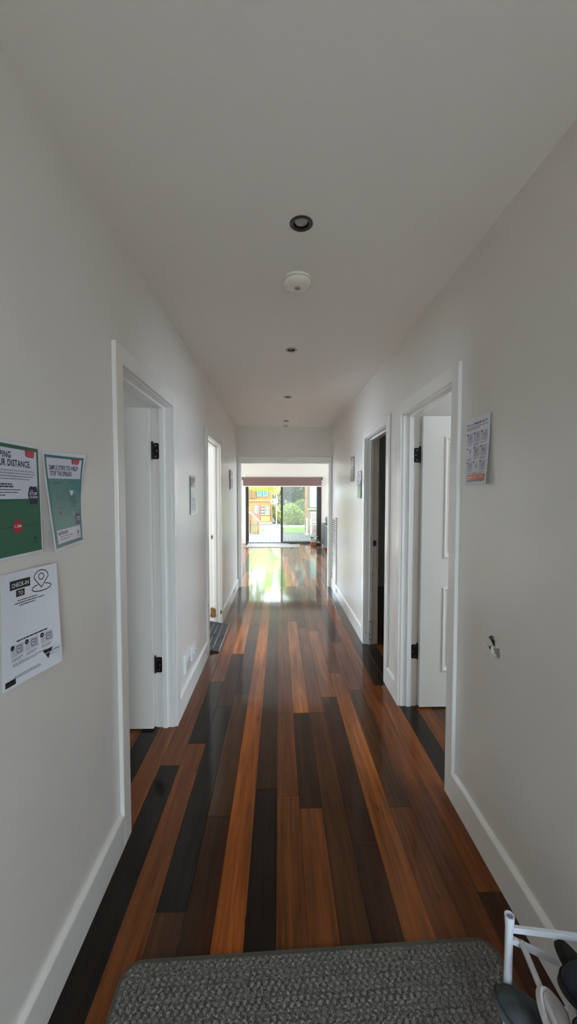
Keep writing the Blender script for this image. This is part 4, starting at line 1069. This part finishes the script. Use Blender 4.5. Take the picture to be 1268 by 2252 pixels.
# paths, lawn, kerb
struct('path', bx(-6, 2.0, 15.9, 18.6, GZ, GZ + .02), mat('path_blue_shade', (.028, .032, .042), .9, bump=(20, .3, .005), var=(3, .1)), 'paved path past the deck with bluish shade in its colour', 'path')  # bluish shade over pale paving is put into this colour
kb = thing('kerb', (0, 21.6, GZ), 'low timber kerb across the yard before the playhouse', 'kerb', kind='structure')
part('sleeper', bx(-.75, 3.2, 21.55, 21.70, GZ, GZ + .10, bev=.01), mat('sleeper', (.30, .25, .19), .9), kb)
part('sleeper', bx(.3, 4.6, 23.2, 23.4, GZ, GZ + .16, bev=.01), mat('sleeper', (.30, .25, .19), .9), kb)
struct('garden_bed', bx(.15, 6.0, 20.9, 26.5, GZ, GZ + .05), mat('mulch', (.16, .14, .13), 1, bump=(30, .8, .02), var=(20, .4)), 'dark mulched garden bed under the hedge', 'garden bed')
GRASS = mat('grass_blade', (.17, .29, .07), .8, var=(3, .2)); 
def lawn(name, x0, x1, y0, y1, n, label):
    t = bmesh.new(); box(t, x0, x1, y0, y1, GZ, GZ + .025)
    r = random.Random(name)
    for k in range(n):
        x, y = r.uniform(x0, x1), r.uniform(y0, y1); a = r.uniform(0, PI); h = r.uniform(.04, .09); w = .008; lx, ly = r.uniform(-.02, .02), r.uniform(-.02, .02)
        dx, dy = math.cos(a) * w, math.sin(a) * w
        t.faces.new([t.verts.new(q) for q in ((x - dx, y - dy, GZ + .02), (x + dx, y + dy, GZ + .02), (x + lx, y + ly, GZ + .02 + h))])
    o = obj('grass_patch', t, GRASS); tag(o, label, 'grass'); o['kind'] = 'stuff'
lawn('a', -2.6, -.85, 18.4, 21.2, 7000, 'bright lawn patch left of the path by the stair rail')
lawn('b', .25, 4.5, 18.3, 20.6, 9000, 'bright lawn strip on the right before the garden bed')

# deck stair balustrade on the left
PINE = mat('pale_pine', (.20, .125, .05), .7, bump=(20, .3, .003), var=(6, .15)); PINED = mat('weathered_post', (.11, .06, .03), .8, bump=(20, .3, .003))
st = thing('stair_rail', (-1.1, 15.6, GZ), 'pale pine stair balustrade at the left end of the deck', 'balustrade')
part('newel_post', bx(-1.20, -1.12, 15.46, 15.54, GZ, .78, bev=.006), PINED, st)
part('lower_post', bx(-.86, -.80, 15.50, 15.56, GZ, .47, bev=.006), PINE, st)
for i in range(5):
    x = -1.10 + i * .062; z1 = .76 - i * .068
    part('picket', bx(x, x + .050, 15.485, 15.51, GZ, z1 - .05, bev=.003), PINE, st)
bm = bmesh.new(); A_, B_ = Vector((-1.16, 15.50, .80)), Vector((-.78, 15.53, .43)); d = (B_ - A_).normalized(); up = Vector((0, -1, 0)).cross(d).normalized()
vs_ = [bm.verts.new(q + up * s1 * .022 + Vector((0, 1, 0)) * s2 * .045) for q in (A_, B_) for s1 in (-1, 1) for s2 in (-1, 1)]
for q in ((0, 1, 3, 2), (4, 6, 7, 5), (0, 4, 5, 1), (2, 3, 7, 6), (0, 2, 6, 4), (1, 5, 7, 3)): bm.faces.new([vs_[i] for i in q])
part('handrail', bm, mat('rail_white', (.30, .28, .24), .5), st)
part('handrail_upper', bx(-2.9, -1.16, 15.46, 15.54, .78, .82, bev=.004), mat('rail_white', (.30, .28, .24), .5), st)
for i in range(9): part('picket', bx(-2.85 + i * .19, -2.80 + i * .19, 15.485, 15.51, -.05, .78, bev=.003), PINE, st)

# playhouse
PO = mat('playhouse_orange', (.17, .085, .022), .75, bump=(15, .2, .004), var=(4, .10)); PT = mat('playhouse_trim', (.16, .085, .028), .7); PB = mat('playhouse_blue', (.03, .13, .22), .5); PG = mat('playhouse_pane_dark', (.05, .055, .06), .2); PGR = mat('playhouse_sage', (.10, .17, .11), .6)
py0 = 24.4
ph = thing('playhouse', (-.9, py0 + .7, GZ), 'two-storey orange timber playhouse with blue upper windows', 'playhouse')
X0, X1 = -2.05, -.46
for k in range(17):
    z = GZ + .06 + k * .155
    part('clapboard', bx(X0, X1, py0, py0 + .05, z, z + .148, bev=.006), PO, ph)
part('side_wall', bx(X1 - .05, X1, py0 + .05, py0 + 1.5, GZ, GZ + 2.70), PO, ph)
part('side_wall', bx(X0, X0 + .05, py0 + .05, py0 + 1.5, GZ, GZ + 2.70), PO, ph)
part('rear_wall', bx(X0, X1, py0 + 1.45, py0 + 1.5, GZ, GZ + 2.70), PO, ph)
part('base_sill', bx(X0 - .03, X1 + .03, py0 - .05, py0 + .05, GZ, GZ + .08, bev=.01), mat('playhouse_sill', (.40, .27, .14), .8), ph)
part('floor_band', bx(X0 - .02, X1 + .02, py0 - .04, py0, GZ + 1.38, GZ + 1.47, bev=.008), PT, ph)
for x in (X0, X1 - .08): part('corner_board', bx(x, x + .08, py0 - .03, py0, GZ + .05, GZ + 2.70, bev=.008), PT, ph)
def zz(y): return 1.5 + (1088.6 - 41 * 0 - y) / 850 * py0    # rough row-to-height for this distance
def pwin(x0, x1, z0, z1, fm, pm, nx, ny):
    f = part('window', grid_solid('y', py0 - .045, py0 - .005, x0, x1, z0, z1, [(x0 + (x1 - x0) * (i + .16) / nx, x0 + (x1 - x0) * (i + .84) / nx, z0 + (z1 - z0) * (j + .16) / ny, z0 + (z1 - z0) * (j + .84) / ny) for i in range(nx) for j in range(ny)]), fm, ph)
    part('pane', bx(x0 + .01, x1 - .01, py0 - .012, py0 - .004, z0 + .01, z1 - .01), pm, f)
pwin(-1.16, -.92, GZ + .56, GZ + 1.12, mat('playhouse_cream', (.26, .21, .11), .6), PG, 2, 3)
pwin(-.88, -.60, GZ + .56, GZ + 1.12, mat('playhouse_pale', (.18, .20, .11), .6), PGR, 2, 3)
pwin(-1.40, -1.10, GZ + 1.70, GZ + 2.12, mat('playhouse_aqua', (.10, .22, .23), .6), PB, 1, 1)
pwin(-1.02, -.72, GZ + 1.70, GZ + 2.12, mat('playhouse_aqua', (.10, .22, .23), .6), PB, 1, 1)
part('sill_board', bx(-1.20, -.56, py0 - .07, py0, GZ + .52, GZ + .56, bev=.005), PT, ph)
part('lower_panel', bx(-1.17, -.58, py0 - .03, py0, GZ + .12, GZ + .50, bev=.008), mat('playhouse_yellow', (.20, .125, .035), .7), ph)
dpts = [(-.17, 0), (.17, 0), (.17, .95)] + [(.17 * math.cos(a), .95 + .2 * math.sin(a)) for a in [PI * i / 10 for i in range(1, 10)]] + [(-.17, .95)]
MD = Matrix.Translation((-1.43, py0 - .005, GZ + .08)) @ Matrix.Rotation(PI / 2, 4, 'X')
bm = bmesh.new(); prism(bm, [(x * 1.25, z * 1.05) for x, z in dpts], .028, MD); part('door_surround', bm, PT, ph)
bm = bmesh.new(); prism(bm, dpts, .042, MD); pd = part('arched_door', bm, mat('playhouse_door', (.13, .055, .03), .7), ph)
bm = bmesh.new(); prism(bm, [(-.13, .56), (.13, .56), (.13, .93), (.10, 1.03), (0, 1.09), (-.10, 1.03), (-.13, .93)], .050, MD); part('door_light', bm, mat('playhouse_grey_blue', (.14, .20, .23), .4), pd)
bm = bmesh.new()
for z in (.60, .72, .84): prism(bm, [(.03, z), (.09, z), (.09, z + .085), (.03, z + .085)], .056, MD)
part('door_pane', bm, PG, pd)
bm = bmesh.new(); prism(bm, [(X0 - .2, 2.62), (X1 + .2, 2.62), ((X0 + X1) / 2, 3.5)], 1.8, Matrix.Translation((0, py0 + 1.7, GZ)) @ Matrix.Rotation(PI / 2, 4, 'X')); part('gable_roof', bm, mat('playhouse_roof', (.45, .25, .10), .8), ph)
for i in range(6): part('balcony_picket', bx(X0 + .05 + i * .09, X0 + .10 + i * .09, py0 - .09, py0 - .06, GZ + 1.6, GZ + 2.3, bev=.004), PT, ph)
part('balcony_rail', bx(X0, X0 + .58, py0 - .10, py0 - .05, GZ + 2.28, GZ + 2.35, bev=.004), PT, ph)
# white hose on a pole
hp = thing('hose_pole', (-.17, 24.0, GZ), 'white pole with a looped white hose right of the playhouse', 'pole')
bm = bmesh.new(); tube(bm, (-.17, 24.0, GZ), (-.17, 24.0, 2.05), .028, n=12); part('pole', bm, PLAST, hp)
bm = bmesh.new(); pipe(bm, [(-.17 + .05 * math.sin(i * .5), 23.95, 1.5 - i * .10) if i < 8 else (-.17 + .02 + (i - 8) * .05, 23.95, .75 - (i - 8) * .11 + (i - 8) ** 2 * .012) for i in range(15)], .020, 8); part('hose', bm, PLAST, hp, True)
bm = bmesh.new(); lathe(bm, [(.13, -.02), (.16, 0), (.13, .02), (.09, 0), (.13, -.02)], 28); bmesh.ops.rotate(bm, cent=(0, 0, 0), matrix=Matrix.Rotation(PI / 2, 3, 'X'), verts=bm.verts); bmesh.ops.translate(bm, vec=(-.38, 23.95, 1.10), verts=bm.verts); part('hoop', bm, mat('hoop_grey', (.66, .66, .70), .4), hp, True)
bm = bmesh.new(); tube(bm, (-.38, 23.95, 1.10), (-.17, 23.98, 1.10), .012, n=8); part('hoop_arm', bm, PLAST, hp)

# shrubs and trees
def foliage(name, blobs, n, size, m, parent, seed):
    r = random.Random(seed); vs_, fs = [], []
    for (cx, cy, cz, rx, ry, rz, share) in blobs:
        for k in range(int(n * share)):
            th_, u = r.uniform(0, 2 * PI), r.uniform(-1, 1); rad = r.uniform(.55, 1.0) ** .5; q = math.sqrt(1 - u * u)
            p = Vector((cx + rx * rad * q * math.cos(th_), cy + ry * rad * q * math.sin(th_), cz + rz * rad * u))
            nrm = Vector((r.gauss(0, 1), r.gauss(0, 1), r.gauss(.5, 1))).normalized(); a = nrm.orthogonal().normalized(); b_ = nrm.cross(a)
            rot = r.uniform(0, PI); a, b_ = a * math.cos(rot) + b_ * math.sin(rot), b_ * math.cos(rot) - a * math.sin(rot)
            s = size * r.uniform(.6, 1.3); i0 = len(vs_)
            vs_ += [p - a * s, p - a * s * .1 + b_ * s * .42, p + a * s, p - a * s * .1 - b_ * s * .42]; fs.append((i0, i0 + 1, i0 + 2, i0 + 3))
    me = bpy.data.meshes.new(name); me.from_pydata([tuple(v) for v in vs_], [], fs); me.materials.append(m)
    o = bpy.data.objects.new(name, me); col.objects.link(o); o.parent = parent; o.location = -parent.location; o['kind'] = 'stuff'
    return o
def leafmat(name, c, tr=.35):
    m = bpy.data.materials.new(name); m.use_nodes = True; nt = m.node_tree; b = nt.nodes['Principled BSDF']; b.inputs['Roughness'].default_value = .55
    b.inputs['Base Color'].default_value = (*c, 1)
    t = nt.nodes.new('ShaderNodeBsdfTranslucent'); t.inputs[0].default_value = (c[0] * 1.3, c[1] * 1.4, c[2], 1); mx = nt.nodes.new('ShaderNodeMixShader'); mx.inputs[0].default_value = tr
    nt.links.new(b.outputs[0], mx.inputs[1]); nt.links.new(t.outputs[0], mx.inputs[2]); nt.links.new(mx.outputs[0], nt.nodes['Material Output'].inputs[0]); return m
LM = [leafmat('leaf_bright', (.22, .26, .07)), leafmat('leaf_mid', (.18, .20, .08)), leafmat('leaf_dark', (.12, .125, .07)), leafmat('leaf_lime', (.40, .50, .08))]
BARK = mat('bark', (.12, .09, .07), .9, bump=(12, .8, .02))
def plant(name, label, cat, x, y, trunks, blobs, n, size, m, seed, group=None):
    t = thing(name, (x, y, GZ), label, cat, group)
    for (p0, p1, r0, r1) in trunks:
        bm = bmesh.new(); p0, p1 = Vector(p0), Vector(p1); mid = (p0 + p1) / 2 + Vector((.05, .03, 0)); pipe(bm, [p0, mid, p1], [r0, (r0 + r1) / 2, r1], 10); part('trunk' if r0 > .05 else 'branch', bm, BARK, t, True)
    foliage('foliage', blobs, n, size, m, t, seed); return t
plant('hedge_shrub', 'bright rounded shrub behind the sliding panel, nearest the deck', 'shrub', .75, 22.6, [((.7, 22.6, GZ), (.7, 22.6, .4), .04, .02), ((.8, 22.6, GZ), (1.0, 22.7, .5), .04, .02)], [(.68, 22.6, .35, .62, .55, .68, .6), (1.15, 22.7, .15, .40, .45, .50, .4)], 5200, .065, LM[0], 11)
plant('hedge_shrub', 'mid green shrub to the right of the bright shrub', 'shrub', 1.75, 24.4, [((1.75, 24.4, GZ), (1.75, 24.4, .5), .04, .02)], [(1.55, 24.4, .45, .85, .7, .80, 1)], 3600, .07, LM[1], 12)
plant('hedge_shrub', 'low leafy shrub between the playhouse and the door frame', 'shrub', .05, 24.6, [((.05, 24.6, GZ), (.05, 24.6, .2), .04, .02)], [(.02, 24.7, .25, .42, .4, .55, 1)], 2600, .06, LM[0], 13)
plant('tree', 'tall dark-leaved tree behind the hedge on the right', 'tree', 1.6, 27.5, [((1.6, 27.5, GZ), (1.5, 27.5, 2.6), .16, .09), ((1.5, 27.5, 1.6), (2.3, 27.4, 3.0), .07, .04), ((1.5, 27.5, 1.8), (.8, 27.4, 3.0), .07, .04)], [(1.2, 27.3, 2.1, 1.25, 1.0, 1.15, .75), (2.6, 27.5, 2.0, 1.3, 1.0, 1.3, .35), (1.7, 27.4, 4.3, 1.9, 1.1, 1.9, .8)], 9000, .12, LM[2], 21)
plant('tree', 'light olive tree in the gap right of the playhouse', 'tree', .3, 31.2, [((.3, 31.2, GZ), (.3, 31.2, 2.4), .12, .07)], [(.4, 31.2, 1.3, 1.7, .9, 1.7, 1)], 5200, .10, LM[1], 22)
plant('tree', 'yellow-green tree overhanging the playhouse top', 'tree', -.9, 22.2, [((-2.6, 22.6, GZ), (-2.5, 22.6, 2.6), .12, .08), ((-2.5, 22.6, 2.3), (-.9, 22.3, 2.9), .07, .03)], [(-1.1, 22.2, 2.25, 1.15, .6, .52, .8), (-.20, 22.2, 2.1, .32, .4, .60, .2), (-.2, 22.3, 3.5, .8, .4, .9, .5)], 3000, .075, LM[3], 23)
plant('tree', 'broad backdrop tree at the far left of the yard', 'tree', -4.6, 30, [((-4.6, 30, GZ), (-4.6, 30, 3), .2, .1)], [(-4.6, 30, 2.6, 3.0, 1.2, 2.6, 1)], 3500, .16, LM[0], 24)
plant('tree', 'broad backdrop tree at the far right of the yard', 'tree', 5.6, 31, [((5.6, 31, GZ), (5.6, 31, 3), .2, .1)], [(5.6, 31, 2.4, 3.2, 1.2, 2.6, 1)], 4500, .16, LM[1], 25)
plant('tree', 'sparse tall tree added behind the playhouse to cut sky glare', 'tree', -2.1, 27.7, [((-2.1, 27.7, GZ), (-2.0, 27.7, 4), .14, .08)], [(-1.95, 27.7, 4.4, 1.65, .85, 1.9, 1)], 2600, .14, LM[0], 26)  # crown above the view, added to thin the sky reflected in the floor
fn = thing('paling_fence', (0, 33, GZ), 'pale timber paling fence at the back of the yard', 'fence')
fm_ = None
for k in range(70):
    if fm_ is None:
        bm = bmesh.new(); box(bm, 0, .14, 33, 33.02, GZ, GZ + 1.9, bev=.004); o = obj('paling', bm, mat('paling_grey', (.42, .38, .32), .9, var=(4, .15)), fn); fm_ = o.data
    else: o = bpy.data.objects.new('paling', fm_); col.objects.link(o); o.parent = fn
    o.location = Vector((-5.2 + k * .15, 0, 0)) - fn.location
part('fence_rail', bx(-5.2, 5.3, 33.02, 33.06, GZ + .4, GZ + .48), mat('paling_grey', (.42, .38, .32), .9), fn)
part('fence_rail', bx(-5.2, 5.3, 33.02, 33.06, GZ + 1.4, GZ + 1.48), mat('paling_grey', (.42, .38, .32), .9), fn)

# verandah post and side wing on the right
vp = thing('verandah_post', (1.07, 15.4, -.05), 'brown timber verandah post at the right edge of the deck', 'post')
part('post_shaft', bx(1.02, 1.12, 15.30, 15.40, -.05, 2.70, bev=.008), mat('post_brown', (.24, .12, .07), .7, bump=(20, .3, .004), var=(5, .15)), vp)
part('post_foot', bx(1.00, 1.14, 15.28, 15.42, -.05, .02, bev=.006), mat('post_foot', (.30, .26, .22), .7), vp)
wg = struct('wall_wing', grid_solid('y', 15.95, 16.07, 1.16, 4.5, GZ, 2.7, [(1.24, 1.60, .98, 2.05)]), mat('wing_brown', (.17, .115, .085), .8, var=(5, .1)), 'brown boarded side wing of the house beyond the deck', 'wall')
for k in range(24):
    x = 1.17 + k * .14
    if x + .13 > 1.2: 
        z1 = .90
        o = part('cladding_board', bx(x, x + .132, 15.925, 15.95, GZ, z1, bev=.004), mat('cladding', (.20, .135, .10), .8, bump=(18, .3, .003), var=(5, .12)), wg)
w2 = thing('window_2', (1.42, 15.95, .98), 'small pale window in the side wing', 'window', kind='structure')
part('window_frame', grid_solid('y', 15.915, 15.96, 1.21, 1.63, .95, 2.08, [(1.25, 1.59, 1.0, 2.04)]), mat('wing_frame', (.10, .07, .06), .5), w2)
part('pane', bx(1.25, 1.59, 15.955, 15.965, 1.0, 2.04), mat('wing_pane', (.36, .45, .44), .08, spec=.8), w2)
part('blue_blind', bx(1.47, 1.59, 15.945, 15.953, 1.0, 1.50), mat('blind_aqua', (.25, .55, .62), .5), w2)
part('window_sill', bx(1.17, 1.70, 15.87, 15.96, .89, .95, bev=.005), mat('sill_sage', (.38, .48, .30), .6), w2)
# white plastic chair on the deck
ch = thing('garden_chair', (1.36, 14.6, -.05), 'white plastic garden chair with a cushion on the deck', 'chair')
CP = mat('chair_plastic', (.68, .66, .60), .4)
for x, y in ((1.20, 14.40), (1.56, 14.40), (1.20, 14.84), (1.56, 14.84)):
    bm = bmesh.new(); tube(bm, (x, y, -.05), (x + (.02 if x < 1.4 else -.02), y + (.02 if y < 14.6 else -.02), .37), .020, .024, n=12); part('leg', bm, CP, ch)
part('seat', bx(1.18, 1.58, 14.38, 14.86, .36, .40, bev=.015), CP, ch)
bm = bmesh.new(); pipe(bm, [(1.19, 14.40, .40), (1.17, 14.42, .56), (1.20, 14.60, .60), (1.21, 14.84, .58)], .020, 10); part('armrest', bm, CP, ch, True)
bm = bmesh.new(); pipe(bm, [(1.57, 14.40, .40), (1.59, 14.42, .56), (1.56, 14.60, .60), (1.55, 14.84, .58)], .020, 10); part('armrest', bm, CP, ch, True)
for i in range(5): part('back_slat', bx(1.215 + i * .070, 1.255 + i * .070, 14.84, 14.865, .40, .80, bev=.006), CP, ch)
part('top_rail', bx(1.20, 1.56, 14.835, 14.87, .78, .84, bev=.012), CP, ch)
part('cushion', bx(1.22, 1.55, 14.42, 14.80, .40, .47, bev=.03), mat('cushion_grey', (.28, .27, .25), .9), ch)
pe = thing('garden_pedestal', (1.07, 14.95, -.05), 'slim white pedestal standing beside the verandah post', 'pedestal')
bm = bmesh.new(); lathe(bm, [(0, 0), (.075, 0), (.075, .03), (.04, .06), (.034, .10), (.034, .58), (.05, .62), (.05, .65), (0, .65)], 24, (1.07, 14.95, -.05)); part('shaft', bm, CP, pe, True)

bpy.context.view_layer.update()
